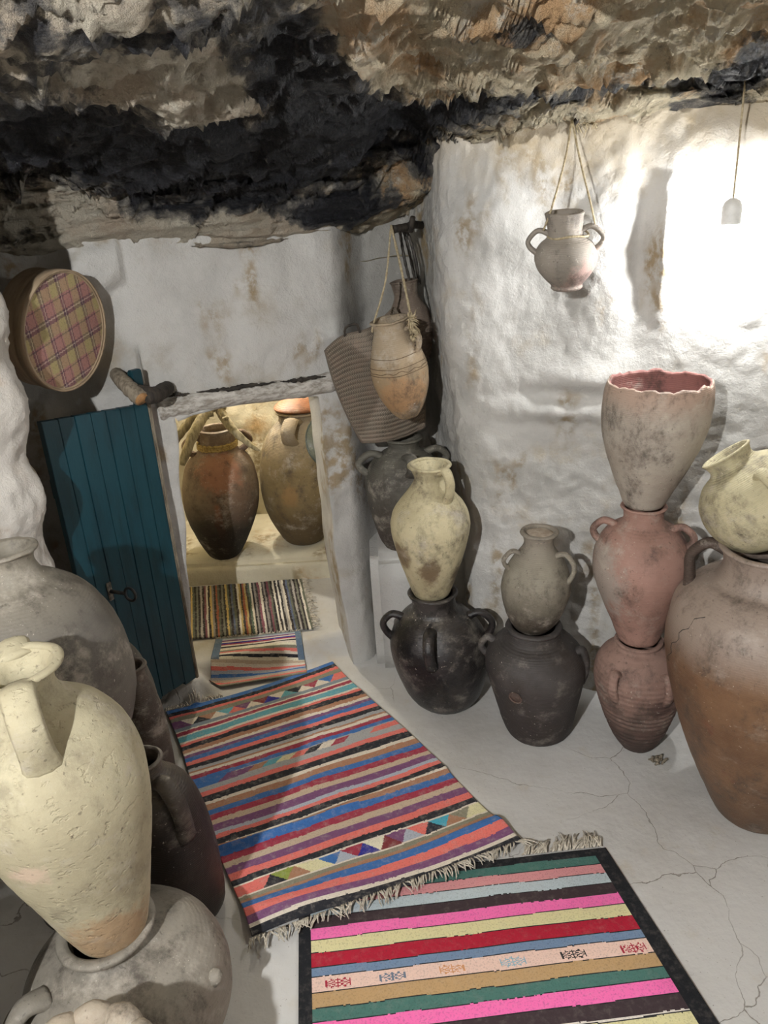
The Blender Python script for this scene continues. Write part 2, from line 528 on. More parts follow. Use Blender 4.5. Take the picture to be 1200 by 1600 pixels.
def right_disp(p):
    x, y, z = p
    d = plaster_disp(p, .017, .0055, 9.0)
    g = lambda X, Z, sx, sz: math.exp(-((x-X)/sx)**2-((z-Z)/sz)**2)
    d += .040*g(.775, 1.43, .022, .17) - .034*g(.712, 1.42, .026, .19) + .022*g(.61, 1.42, .07, .2)            # ridge beside the bulb
    d -= .045*g(.89, 1.45, .085, .13)             # hollow worn behind the bulb
    d += .030*g(.60, 1.08, .12, .04) + .028*g(.52, .98, .14, .03)   # diagonal swells below the hanging pot
    d -= .020*g(.50, 1.03, .12, .025)
    d += .035*g(.34, 1.52, .10, .10)
    d += .03*g(.95, 1.68, .15, .05)
    if y > 1.6: d += .0022*fr(x+3, y, z, 48, 3)
    return d
P = displace(P, right_disp, (0.3, 1.0, .8))
tag(grid_obj('wall_right', P, M['plaster']), kind='structure', label='lumpy whitewashed rock wall lit by the bare bulb')

# ------------------------------------------------------------------ left wall: rough jutting edge in front of the door
LW = [(-1.30, 2.26), (-1.16, 2.20), (-1.10, 2.08), (-1.02, 1.95), (-.92, 1.87), (-.862, 1.82), (-.838, 1.76), (-.865, 1.68), (-.95, 1.60), (-1.06, 1.48), (-1.13, 1.25), (-1.16, .9), (-1.2, .3), (-1.2, -.8)]
lw = catmull([(x, y, 0) for x, y in LW], 14)
nz = 170
P = np.zeros((len(lw), nz, 3))
for i, q in enumerate(lw):
    for j in range(nz):
        z = -0.04 + 1.98*j/(nz-1)
        e = math.exp(-((q.x+.85)/.1)**2)*(1 if q.y > 1.5 else 0)
        P[i, j] = (q.x - e*(0.035*noise.noise((0, 3, z*3.1)) + .02*noise.noise((4, 0, z*8))) + e*.02*sm(1.1, 1.4, z) - e*.15*(1-sm(.48, .74, z)), q.y, z)
P = displace(P, lambda p: plaster_disp(p, .022, .007, 21.0) + .02*max(0, noise.noise((p[0]*7, p[1]*7, p[2]*4))), (0.3, 1.2, .8))
tag(grid_obj('wall_left', P, M['plaster_left']), kind='structure', label='jutting rough whitewashed rock edge beside the open door')

# ------------------------------------------------------------------ rock ceiling, sloping down to the back wall
BX = [-1.4, -1.1, -.78, -.32, 0, .12, .3, .5, .9, 1.3, 1.7]
def back_line(x): return interp(x, BX, [2.1, 2.17, 2.27, 2.41, 2.55, 2.58, 2.3, 2.2, 2.03, 1.72, 1.0])
def z_edge(x): return interp(x, BX, [1.53, 1.525, 1.515, 1.48, 1.52, 1.57, 1.68, 1.75, 1.75, 1.78, 1.85])
DL = [-.3, 0, .03, .06, .10, .4, .8, 1.2, 2.2, 3]; PL = [-.08, 0, .03, .10, .155, .25, .31, .35, .70, .9]
DR = [-.3, 0, .1, .5, .9, 1.5, 2.2, 3];            PR = [-.08, 0, .03, .105, .135, .25, .50, .6]
SOOT = [(-0.36, 2.04, 0.46, 0.247, 0.58, 1.4), (-0.58, 1.6, 0.13, 0.256, 0.09, 0.5), (-0.26, 1.27, 0.18, 0.119, 0.55, 0.45), (-0.06, 1.53, 0.06, 0.178, 0.85, 0.6),
        (-0.15, 1.66, 0.06, 0.194, 0.99, 0.7), (0.06, 2.17, 0.12, 0.185, 0.77, 0.9), (0.21, 2.05, 0.14, 0.099, -0.56, 1), (0.38, 1.89, 0.12, 0.083, 0.39, 0.9),
        (0.25, 1.53, 0.12, 0.059, -0.75, 1), (0.54, 1.93, 0.09, 0.048, 0.22, 0.7), (0.81, 1.86, 0.09, 0.166, -0.08, 1.3), (-0.1, 2.47, 0.18, 0.029, 0.61, 0.7),
        (-0.49, 2.29, 0.14, 0.025, 0.29, 0.6), (-0.91, 2.2, 0.1, 0.025, 0.33, 0.6), (-0.02, 1.78, 0.09, 0.174, 1.24, 0.7), (-0.33, 1.18, 0.06, 0.025, 0.33, -0.8),
        (-0.3, 1.43, 0.05, 0.092, 0.71, -0.8), (-0.26, 1.69, 0.07, 0.107, 0.96, -0.9), (-0.65, 1.86, 0.04, 0.059, 0.11, -0.9), (-0.79, 2.2, 0.14, 0.025, 0.33, -0.9),
        (0.01, 1.52, 0.08, 0.156, 1.3, -0.7), (0.13, 1.8, 0.09, 0.187, -0.05, -0.6), (0.35, 1.64, 0.16, 0.127, 0.25, -0.7), (0.57, 1.76, 0.13, 0.092, 0.26, -0.7),
        (-0.58, 2.3, 0.34, 0.025, 0.34, -0.8), (-0.23, 2.43, 0.17, 0.025, 0.76, -0.6)]
xs = np.linspace(-1.45, 1.75, 400)
dd = np.concatenate([np.linspace(-.28, -.02, 14), np.linspace(-.01, .16, 60), np.linspace(.164, 1.25, 210), np.linspace(1.27, 3.3, 60)])
pos = np.zeros((len(xs), len(dd), 3)); soot = np.zeros((len(xs), len(dd)))
for i, x in enumerate(xs):
    bl = back_line(x); ze = z_edge(x); w = sm(.05, .4, x)
    for j, d in enumerate(dd):
        y = bl - d
        z = ze + (1-w)*interp(d, DL, PL) + w*interp(d, DR, PR)
        amp = 0.35 + 0.65*sm(0.0, 0.12, d)
        big = noise.noise((x*2.4, y*3.4, 2.0)); mid = noise.noise((x*5.5, y*9, 1.0))
        rg = abs(noise.noise((x*6, y*13, 7.0)))
        z += amp*(0.030*big + 0.022*mid - 0.035*(0.25-rg) + 0.012*fr(x, y*1.5, 4, 16, 5))
        hard = noise.noise((x*3.1+9, y*5.0, 3.3))                       # flaked slabs: small sudden steps
        z += amp*0.020*(sm(0.0, 0.035, hard) - 0.5) + amp*0.014*(sm(0.0, 0.03, noise.noise((x*6+2, y*11, 8.3))) - 0.5)
        vd, vp = noise.voronoi((x*5.5+.25*mid, y*9.5, 1.7))                 # fractured blocks, each at its own level
        c0 = vp[0]; hh = math.sin(c0[0]*12.9+c0[1]*78.2)*43758.5; hh -= math.floor(hh)
        z += amp*0.032*(hh-.5) - amp*.018*(1-sm(0, .10, vd[1]-vd[0]))
        vd, vp = noise.voronoi((x*15, y*24, 4.1))
        c0 = vp[0]; hh = math.sin(c0[0]*12.9+c0[1]*78.2)*43758.5; hh -= math.floor(hh)
        z += amp*0.010*(hh-.5)
        if d < .16:
            z += 0.006*noise.noise((x*9, d*60, 0)) * (1-w)
        yy = y + (0.022*noise.noise((x*7, z*30, 5.0)) + .02*(sm(0, .08, noise.noise((x*2.5, z*55, 9)))-.5))*(1-sm(.15, .3, d)) + 0.012*noise.noise((x*22, z*60, 1.0))*(1-sm(.15, .3, d))
        pos[i, j] = (x, yy, z)
        v = 0.22*(1-sm(-.1, .25, x)) + 0.02
        for (cx, cy, rx, ry, sl, wt) in SOOT:
            ex = (x-cx)/rx; ey = (y-cy-sl*(x-cx)*0.8)/ry
            e = ex*ex+ey*ey
            if e < 5: v += wt*math.exp(-e*0.9)
        soot[i, j] = v + 0.35*noise.noise((x*6, y*8, 11)) + 0.32*noise.noise((x*17, y*20, 12)) + 0.30*noise.noise((x*45, y*50, 13)) + 0.10*noise.noise((x*110, y*120, 13))
k = NM('sooted_limestone', 0.85)
n1 = k.noise(5, 6, 0.65); n2 = k.noise(13, 8, 0.75); n3 = k.noise(60, 6, 0.7)
st = k.noise(6, 7, 0.7, k.mapping((1, 1, 7)))
sv = k.math('ADD', k.attr('soot'), k.math('MULTIPLY', k.math('SUBTRACT', n3, 0.5), 0.7))
sx = k.sep()[0]
rock = k.mix(k.ramp(n1, 0.45, 0.62), lin('#d6c9ac'), lin('#be9a70'))
rock = k.mix(k.ramp(sx, 0.15, -0.25, 0, 0.7), rock, lin('#b0aa9d'))          # greyer limestone towards the left
rock = k.mix(k.ramp(n2, 0.52, 0.66), rock, lin('#d0c9b8'))
rock = k.mix(k.ramp(n2, 0.40, 0.28, 0, .8), rock, lin('#6d6152'))
rock = k.mix(k.ramp(st, 0.42, 0.33, 0, 0.6), rock, lin('#4a433a'))
rock = k.mix(k.ramp(n3, 0.38, 0.28, 0, 0.5), rock, lin('#4f463c'))
grey = k.mix(k.ramp(n2, 0.4, 0.65), lin('#4c4946'), lin('#8a857b'))
black = k.mix(k.ramp(n3, 0.45, 0.68), lin('#121318'), lin('#2b2c33'))
black = k.mix(k.ramp(k.noise(30, 6, 0.75), 0.60, 0.70, 0, 0.7), black, lin('#7f7b72'))
c = k.mix(k.ramp(sv, 0.22, 0.50), rock, grey)
so = k.ramp(sv, 0.48, 0.78)
c = k.mix(so, c, black)
b = k.bump(n3, 1.0, 0.012); b = k.bump(k.noise(24, 7, 0.75), 1.0, 0.03, b)
M['rock'] = k.done(c, b, k.ramp(so, 0, 1, 0.9, 0.42))
ce = grid_obj('ceiling', pos, M['rock'], attr={'soot': soot})
tag(ce, kind='structure', label='rough limestone cave ceiling blackened with soot')

# ------------------------------------------------------------------ rugs
def rug_mesh(name, corners, nu, nv, colfn, zfn, m, parent, th=0.006, bow=None):
    FL, FR, NR, NL = [Vector((*c, 0)) for c in corners]
    P = np.zeros((nu+1, nv+1, 3))
    for i in range(nu+1):
        u = i/nu
        for j in range(nv+1):
            v = j/nv
            q = FL.lerp(FR, u).lerp(NL.lerp(NR, u), v)
            if bow: q = q + bow(u, v)
            P[i, j] = (q.x, q.y, zfn(q.x, q.y, u, v)+th)
    # skirt so the rug has an edge
    E = np.zeros((nu+3, nv+3, 3)); E[1:-1, 1:-1] = P
    E[0, 1:-1] = P[0]; E[-1, 1:-1] = P[-1]; E[1:-1, 0] = P[:, 0]; E[1:-1, -1] = P[:, -1]
    E[0, 0] = P[0, 0]; E[0, -1] = P[0, -1]; E[-1, 0] = P[-1, 0]; E[-1, -1] = P[-1, -1]
    for sl in (np.s_[0, :], np.s_[-1, :], np.s_[:, 0], np.s_[:, -1]):
        E[sl][..., 2] -= th
    cols = np.zeros((nu+2, nv+2, 4), dtype=np.float32); cols[..., 3] = 1
    for i in range(nu+2):
        u = min(max((i-.5)/nu, 0), .9999)
        for j in range(nv+2):
            v = min(max((j-.5)/nv, 0), .9999)
            cols[i, j, :3] = colfn(u, v)
    o = grid_obj(name, E, m, parent)
    ca = o.data.color_attributes.new('Col', 'FLOAT_COLOR', 'CORNER')
    ca.data.foreach_set('color', np.repeat(cols.reshape(-1, 4), 4, axis=0).reshape(-1))
    return o
def mat_rug(name, wear=0.35, scale=1.0):
    k = NM(name, 0.95)
    c = k.attr('Col', 'Color')
    n = k.noise(55*scale, 4, 0.7, k.mapping((1, 1, 1)))
    n2 = k.noise(240, 2, 0.6)
    c = k.mix(k.ramp(n, 0.45, 0.8, 0, wear), c, lin('#b9b0a6'))
    c = k.mix(k.ramp(n2, 0.5, 0.3, 0, 0.25), c, (0.02, 0.02, 0.02))
    b = k.bump(n2, 0.6, 0.002); b = k.bump(n, 0.3, 0.003, b)
    return k.done(c, b)
M['rug'] = mat_rug('woven_wool')
M['rug_new'] = mat_rug('woven_wool_bright', 0.12)
M['fringe'] = mat_plain('wool_fringe', '#cfc8ba', '#9d9484', 0.95, 150)
def fringe(parent, p0, p1, zf, n, ln, direc, m, jit=.5, name='fringe', curl=.4):
    mb = MB(); p0 = Vector(p0); p1 = Vector(p1); direc = Vector(direc).normalized()
    side = (p1-p0).normalized()
    clump = 0
    for i in range(n):
        t = (i+random.uniform(-.4, .4))/n
        q = p0.lerp(p1, max(0, min(1, t)))
        if i % 5 == 0: clump = random.uniform(-jit, jit)
        d = (direc + side*(clump+random.uniform(-.25, .25))).normalized()
        L = ln*random.uniform(.6, 1.25)
        pts = []
        for k in range(5):
            s = k/4
            w = q + d*(L*s) + side*(curl*L*.3*math.sin(s*3+i))
            z = zf(w.x, w.y) + .004 + .006*math.sin(s*PI)*random.uniform(.5, 1.4)
            pts.append((w.x, w.y, z))
        mb.ring_tube(pts, [.0022, .0024, .0022, .0018, .0008], 4)
    o = mb.build(name, m, parent); tag(o, kind='stuff', label='loose pale wool fringe')
    return o

C = {k: lin(v) for k, v in dict(blue='#3a6cab', black='#22232a', salmon='#dd7268', olive='#85836f', teal='#5fa3b0', cream='#d9cfbf', maroon='#9c3347',
     brown='#a87a5e', purple='#774b72', grey='#a3a4a5', beige='#bfab94', ltgrey='#a7aebb', gblue='#7d8a92', navy='#1b1f2e', indigo='#2a2a8c', lime='#8c9a45',
     dred='#7a2f33', pinkg='#c98c8c', aqua='#46a5bd', pale='#e0dac2', yellowp='#d9d3a8').items()}
# --- long kilim
KS = [(.019,'blue'),(.038,'black'),(.052,'salmon'),(.074,'olive'),(.112,'M1'),(.130,'gblue'),(.137,'cream'),(.154,'maroon'),(.161,'cream'),(.190,'teal'),(.201,'cream'),
      (.213,'salmon'),(.235,'black'),(.253,'brown'),(.265,'cream'),(.279,'purple'),(.298,'blue'),(.315,'salmon'),(.335,'black'),(.350,'grey'),(.358,'brown'),(.371,'cream'),
      (.387,'maroon'),(.403,'blue'),(.432,'M2'),(.452,'grey'),(.471,'salmon'),(.498,'black'),(.511,'cream'),(.534,'brown'),(.555,'blue'),(.578,'maroon'),(.597,'beige'),
      (.622,'purple'),(.635,'ltgrey'),(.651,'salmon'),(.673,'black'),(.682,'cream'),(.696,'brown'),(.716,'blue'),(.739,'maroon'),(.760,'beige'),(.784,'purple'),(.807,'salmon'),
      (.826,'black'),(.831,'cream'),(.868,'M3'),(.873,'cream'),(.886,'olive'),(.902,'brown'),(.925,'blue'),(.950,'salmon'),(.970,'purple'),(.981,'cream'),(1.01,'black')]
T1 = ['purple','cream','black','brown','cream','teal','salmon','purple','cream','dred','indigo','cream','teal','black','cream','maroon','cream','blue','salmon','salmon']
T3 = ['salmon','salmon','black','lime','brown','yellowp','yellowp','blue','ltgrey','maroon','indigo','pale','dred','purple','ltgrey','salmon','navy','aqua','brown','olive','yellowp','yellowp']
T2 = ['blue','blue','purple','purple','brown','teal','yellowp','salmon','black','cream','maroon','grey','grey','salmon','salmon']
def kilim_col(u, v):
    w = v + .004*noise.noise((u*7, v*20, 0)) + .0012*noise.noise((u*60, v*60, 2))
    lo_ = 0
    for hi_, nm in KS:
        if w < hi_: break
        lo_ = hi_
    if nm[0] == 'M':
        t = (w-lo_)/(hi_-lo_)
        if nm == 'M2':
            q = u*len(T2) - (1-t)*0.9 + .45
            return C[T2[max(0, min(len(T2)-1, int(q)))]] if .12 < t < .92 or u < .2 else C['grey']
        T = T1 if nm == 'M1' else T3
        q = u*(len(T)/2); i = int(q); f = q-i            # up and down triangles
        tri = abs(f-.5)*2 < t
        return C[T[min(len(T)-1, 2*i+(0 if tri else (1 if f > .5 else -1)) if i or tri or f > .5 else 0)]]
    return C[nm]
KIL = [(-.785, 2.180), (-.225, 2.425), (.312, 1.520), (-.371, 1.275)]
def kilim_z(x, y, u, v):
    z = max(floor_z(x, y), 0) if v < .2 else .002
    z += .004 + .006*max(0, noise.noise((u*3, v*7, 1))) + .004*sm(.85, .95, v)
    f = v - .686 - .012*math.sin(u*4+.5)                     # fold across the rug
    z += .020*math.exp(-(f/.012)**2)*(1-.75*u)
    z += .010*math.exp(-((v-.93-.02*math.sin(u*6))/.03)**2)*(.5+.5*math.sin(u*7+1))
    if v > .9: z += .006
    return z
r = thing('kilim_runner', 'long striped flat-woven kilim in blue, salmon and maroon with rows of triangles', 'rug', (0, 0, 0))
rug_mesh('weave', KIL, 230, 400, kilim_col, kilim_z, M['rug'], r, .005,
         lambda u, v: Vector((.006*math.sin(v*9)*(1-2*u), .012*math.sin(u*5+1)*sm(.7, 1, v) - .02*math.sin(u*PI)*(1-sm(0, .2, v)), 0)))
fz = lambda x, y: .016
fringe(r, (-.371, 1.278, 0), (.312, 1.523, 0), fz, 150, .036, (.3, -1, 0), M['fringe'], .8)
fringe(r, (-.785, 2.180, 0), (-.60, 2.245, 0), lambda x, y: floor_z(x, y)+.006, 40, .02, (-.3, 1, 0), M['fringe'], .6)
# --- bright rug in front
PS = [(1.491,'black'),(1.470,'green'),(1.443,'rose'),(1.415,'sky'),(1.384,'dark'),(1.355,'pink'),(1.324,'cream'),(1.291,'red'),(1.254,'slate'),(1.232,'blush'),(1.195,'tan'),
      (1.161,'green'),(1.132,'pink'),(1.098,'dark'),(1.066,'white'),(1.062,'black'),(1.059,'cream'),(1.028,'red'),(.99,'slate'),(.965,'tan'),(.93,'green'),(.90,'rose'),(.865,'dark'),(.83,'pink'),(.80,'cream'),(.77,'black')]
PC = {k: lin(v) for k, v in dict(black='#111319', green='#467068', rose='#d08f92', sky='#b3c0c6', dark='#3a2c30', pink='#f06fb0', cream='#d6cf9f', red='#a8112f', slate='#6f86a3',
      blush='#e2c2b4', tan='#b5956a', white='#ddd5cc').items()}
MOT = ["...#...#...#...", "#..##.###.##..#", "#.#..#.#.#..#.#", "##..##.#.##..##", "#.##..###..##.#", "##..##.#.##..##", "#.#..#.#.#..#.#", "#..##.###.##..#", "...#...#...#..."]
MOTC = [lin(h) for h in ('#a51c38', '#6b7688', '#cf9468', '#8fb0bf', '#231f22', '#a51c38')]
MOTU = [.105, .25, .41, .575, .74, .905]
NRY = .76
def bright_col(u, v):
    if u < .036 or u > .953: return PC['black']
    y = 1.491 + (NRY-1.491)*v + .0035*noise.noise((u*6, v*9, 3)) + .0008*noise.noise((u*90, v*90, 3))
    nm = 'black'; y0 = 2
    for t, n_ in PS:
        if y <= t: nm = n_; y0 = t
        else:
            if y - t < .0022 and nm not in ('black', 'white', 'dark'): return PC['black']
            break
    if nm == 'blush':
        for mu, mc in zip(MOTU, MOTC):
            a_ = (u-mu)/.068*15+7.5; b_ = (1.232-.0085-y)/.0215*9
            if 0 <= a_ < 15 and 0 <= b_ < 9 and MOT[int(b_)][int(a_)] == '#': return mc
    return PC[nm]
r = thing('striped_rug', 'bright rug with hot pink, red and green stripes, black border and small motifs', 'rug')
BR = [(-.272, 1.440), (.519, 1.491), (.672, .76), (-.215, .70)]
rug_mesh('weave', BR, 340, 300, bright_col, lambda x, y, u, v: .001+.003*max(0, noise.noise((u*4, v*4, 8))), M['rug_new'], r, .006)
def side_fr(p0, p1, n, ln, d): return fringe(r, p0, p1, lambda x, y: .007, n, ln, d, M['fringe'], .5)
side_fr((.30, 1.479, 0), (.515, 1.492, 0), 75, .05, (.35, 1, 0))
# --- small mat draped over the step
SS = ['gblue','ltgrey','purple','cream','indigo','maroon','cream','black','cream','pale','olive','salmon','cream','black','pale','beige','cream','salmon','ltgrey','blue','grey','beige','salmon','olive']
def mat_col(u, v):
    if (u < .085 or u > .93) and v < .62: return lin('#5f7388')
    w = v+.012*noise.noise((u*3, v*6, 5))
    return C[SS[max(0, min(len(SS)-1, int(w*len(SS))))]]
r = thing('small_step_mat', 'small pale striped mat with grey-blue sides draped over the doorway step', 'rug')
SMC = [(-.665, 2.515), (-.345, 2.535), (-.315, 2.36), (-.655, 2.30)]
rug_mesh('weave', SMC, 130, 110, mat_col, lambda x, y, u, v: floor_z(x, y)+.009, M['rug'], r, .004)
fringe(r, (-.665, 2.515, 0), (-.345, 2.535, 0), lambda x, y: floor_z(x, y)+.006, 50, .014, (0, 1, 0), M['fringe'], .5)
# --- rag rug in the store room
rs = random.Random(4)
rag = []
for _ in range(30):
    rag += [rs.choice(['#1d1a1c', '#2a2326', '#33302e']), rs.choice(['#d8d2c4', '#a5a09a', '#6d7050', '#c2a868', '#9c5a40', '#4b5f52', '#8a8580', '#55607a', '#b58a80', '#e2ddd4', '#7a4450', '#77796a'])]
    if rs.random() < .6: rag.append(rs.choice(['#8a8580', '#cfc8ba', '#5d6152', '#b5a068']))
rag = [lin(c) for c in rag]
def rag_col(u, v):
    q = (u + .004*noise.noise((u*30, v*4, 1)) + .002*noise.noise((u*80, v*30, 1)))*len(rag)
    return rag[max(0, min(len(rag)-1, int(q)))]
r = thing('rag_rug', 'narrow multicoloured rag rug with crosswise stripes on the store room floor', 'rug')
RC = [(-1.0, 2.955), (-.375, 2.972), (-.298, 2.553), (-.905, 2.53)]
rug_mesh('weave', RC, 260, 110, rag_col, lambda x, y, u, v: STORE_Z+.004+.004*noise.noise((u*4, v*3, 2)), M['rug'], r, .006)
fringe(r, (-.375, 2.972, 0), (-.298, 2.553, 0), lambda x, y: STORE_Z+.006, 60, .035, (1, .1, 0), M['fringe'], .6)

# ------------------------------------------------------------------ jars
def jar_profile(prof, n=5):
    pts = catmull([(max(.001, r), 0, z) for r, z in prof], n)
    return [(max(.001, p.x), p.z) for p in pts]
def r_at(prof, z):
    return interp(z, [p[1] for p in prof], [p[0] for p in prof])
def lathe(name, prof, m, parent, seg=72, skew=(0, 0), wob=.006, thick=.009, inner=.5, bottom=True, seed=0, top_fn=None, m_in=None, groove=None):
    """outer wall, over the lip, and down the inside as far as one can look"""
    mb = MB()
    H_ = prof[-1][1]
    rings = [(r, z) for r, z in prof]
    lip = [(rings[-1][0]-thick*.5, rings[-1][1]+thick*.35)]
    inn = [(max(.004, r-thick), z) for r, z in reversed(prof) if z > H_*inner]
    allr = rings + lip + inn
    for k, (r, z) in enumerate(allr):
        for i in range(seg):
            a_ = 2*PI*i/seg
            rr = r*(1 + wob*noise.noise((math.cos(a_)*1.2+seed, math.sin(a_)*1.2, z*5)))
            rr += .0012*noise.noise((math.cos(a_)*6+seed, math.sin(a_)*6, z*40))
            if groove and k < len(rings): rr += groove(z)
            zz = z
            if top_fn:
                w = sm(H_*.72, H_, z); zz = z + w*top_fn(a_)
            mb.v.append((rr*math.cos(a_)+skew[0]*zz, rr*math.sin(a_)+skew[1]*zz, zz))
    for k in range(len(allr)-1):
        for i in range(seg):
            j = (i+1) % seg
            mb.f.append((k*seg+i, k*seg+j, (k+1)*seg+j, (k+1)*seg+i))
    if bottom: mb.f.append(tuple(range(seg))[::-1])
    nfo = (len(rings)-1)*seg
    me = bpy.data.meshes.new(name); me.from_pydata(mb.v, [], mb.f); me.update()
    o = finish(name, me, m, parent)
    if m_in:
        me.materials.append(m_in)
        mi = [0]*len(me.polygons)
        for q in range(nfo+seg//2*0+seg, len(me.polygons)-(1 if bottom else 0)): mi[q] = 1
        me.polygons.foreach_set('material_index', mi)
    return o
def rim_ring(parent, r, z, tube, m, skew=(0, 0), flat=.7, seg=64, name='rim', wob=.01):
    mb = MB(); n = 10
    for i in range(seg):
        a_ = 2*PI*i/seg
        rr = r*(1+wob*noise.noise((math.cos(a_)*2, math.sin(a_)*2, z)))
        zz = z + .0025*noise.noise((math.cos(a_)*2+5, math.sin(a_)*2, z))
        for k in range(n):
            b_ = 2*PI*k/n
            q = rr + tube*math.cos(b_)
            mb.v.append((q*math.cos(a_)+skew[0]*z, q*math.sin(a_)+skew[1]*z, zz+tube*flat*math.sin(b_)))
    for i in range(seg):
        j = (i+1) % seg
        for k in range(n):
            l = (k+1) % n
            mb.f.append((i*n+k, j*n+k, j*n+l, i*n+l))
    return mb.build(name, m, parent)
def handle(parent, prof, loc, az, z1, z2, out, tube, m, skew=(0, 0), wide=1.0, rise=.012):
    """az: 0 = seen at the right, 90 = facing the viewer, 180 = at the left"""
    th = math.atan2(loc[1], loc[0])
    phi = th - PI/2 - rad(az)
    c_, s_ = math.cos(phi), math.sin(phi)
    r1, r2 = r_at(prof, z1), r_at(prof, z2)
    ro = max(r1, r2) + out
    pts2 = [(r1-.012, z1), (r1+(ro-r1)*.45, z1+rise), (ro, z1-(z1-z2)*.22), (r2+(ro-r2)*.75, z1-(z1-z2)*.62), (r2-.010, z2)]
    pts = catmull([(c_*r+skew[0]*z, s_*r+skew[1]*z, z) for r, z in pts2], 6)
    n_ = len(pts)
    mb = MB()
    mb.ring_tube(pts, [tube*(1.25 if i in (0, n_-1) else (1.0+.25*abs(2*i/(n_-1)-1)**3))*wide for i in range(n_)], 10, True, 1/wide**1.3)
    return mb.build('handle', m, parent)
JARS = {}
def jar(name, label, loc, prof, m, skew=0.0, rim=None, handles=(), rot=(0, 0, 0), wob=.008, seed=0, group=None, thick=.009, hm=None, cat='jar', inner=.5, **kw):
    root = thing(name, label, cat, loc, rot, group)
    P_ = jar_profile(prof, 16 if 'groove' in kw else 5)
    sk = (math.tan(rad(skew)), 0)
    lathe('body', P_, m, root, skew=sk, wob=wob, seed=seed, thick=thick, inner=inner, **kw)
    if rim: rim_ring(root, rim[0], rim[1], rim[2], m, sk)
    for (az, z1, z2, out, tube, *w) in handles:
        handle(root, prof, loc, az, z1, z2, out, tube, hm or m, sk, w[0] if w else 1.0)
    JARS[label] = root
    return root

# materials of the jars
K = mat_clay
k_black = K('clay_black', '#211f20', '#363231', None, None, rough=.36, blot='#0e0d0e', blot_t=(.47, .56), ring_s=.1, speck=.9, seed=1, fade=('#45413e', .24, .46), dust=.6)
k_cream = K('clay_cream', '#c4ba98', '#a99e7d', None, None, rings=75, ring_s=.2, seed=2, extra=[('#5d442b', (-.01, -.105, .12), (.035, .06, .055)), ('#4c3a29', (.075, -.04, .09), (.035, .05, .05)), ('#6a5236', (-.09, -.06, .17), (.03, .05, .06))])
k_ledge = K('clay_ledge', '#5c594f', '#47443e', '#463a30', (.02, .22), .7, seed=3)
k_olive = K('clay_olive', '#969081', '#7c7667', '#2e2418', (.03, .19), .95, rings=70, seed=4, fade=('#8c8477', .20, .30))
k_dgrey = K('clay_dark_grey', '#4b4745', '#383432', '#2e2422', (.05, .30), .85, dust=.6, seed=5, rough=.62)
k_broken = K('clay_broken', '#a89f92', '#968a7d', None, None, seed=6, rings=70, ring_s=.3, fade=('#a8907f', .24, .33))
k_inside = K('clay_inside_red', '#8f625b', '#7a504a', None, None, seed=6.5)
k_red = K('clay_red', '#a38073', '#8f6e61', None, None, seed=7, rings=55, ring_s=.2, rough=.7, extra=[('#9c948a', (-.125, -.03, .2), (.05, .12, .12))])
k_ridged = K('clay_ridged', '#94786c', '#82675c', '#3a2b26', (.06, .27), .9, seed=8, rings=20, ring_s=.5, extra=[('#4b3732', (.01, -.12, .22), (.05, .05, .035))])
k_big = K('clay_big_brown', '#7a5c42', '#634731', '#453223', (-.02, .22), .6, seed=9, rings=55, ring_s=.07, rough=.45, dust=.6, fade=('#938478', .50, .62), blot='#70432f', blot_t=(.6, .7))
k_pale = K('clay_pale', '#b9b08f', '#a39a7a', None, None, seed=10, rings=90, ring_s=.35)
k_hang = K('clay_hanging', '#8d857a', '#7d766c', None, None, seed=11, rings=80, extra=[('#a3857c', (.05, -.03, .045), (.07, .09, .05))])
k_amph = K('clay_amphora', '#a08868', '#8d7b60', None, None, seed=12, fade=('#9a8a72', .14, .24), extra=[('#a07b55', (.0, -.06, .09), (.08, .09, .06))])
k_back = K('clay_back', '#75675a', '#655a50', None, None, seed=13)
k_yel = K('clay_yellow_cream', '#b8b094', '#a69d82', None, None, seed=14, rings=30, ring_s=.05, pits=.45, grime=.5, speck=.3, extra=[('#a98a68', (.05, -.09, .05), (.09, .09, .08)), ('#c2ab97', (-.02, -.16, .30), (.04, .08, .03))])
k_grey = K('clay_grey', '#8d877c', '#79746a', None, None, seed=15, rings=40, ring_s=.12, rough=.55, speck=.9)
k_lobe = K('clay_lobed', '#a89c8b', '#958a7a', None, None, seed=16, ring_s=.1)
k_lgrey = K('clay_left_grey', '#69645c', '#534f49', '#34312f', (.35, .70), .85, seed=17, rough=.6, ring_s=.12, fade=('#857f72', .80, .95))
k_lg2 = K('clay_left_grey_b', '#66615a', '#4e4944', None, None, seed=18, rough=.6)
k_lbr = K('clay_left_brown', '#5c5147', '#463e36', None, None, seed=19, rough=.65)
k_dbr = K('clay_dark_brown', '#352b25', '#231d1a', None, None, seed=20, rough=.4, speck=.7, fade=('#5f564c', .30, .48), dust=.5)
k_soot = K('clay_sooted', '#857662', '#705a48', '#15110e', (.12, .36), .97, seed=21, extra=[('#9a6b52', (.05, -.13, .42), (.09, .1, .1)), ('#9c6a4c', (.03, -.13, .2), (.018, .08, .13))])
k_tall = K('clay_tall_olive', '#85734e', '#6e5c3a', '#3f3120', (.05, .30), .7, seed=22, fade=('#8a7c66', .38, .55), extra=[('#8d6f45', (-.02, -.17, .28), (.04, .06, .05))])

G_R = None
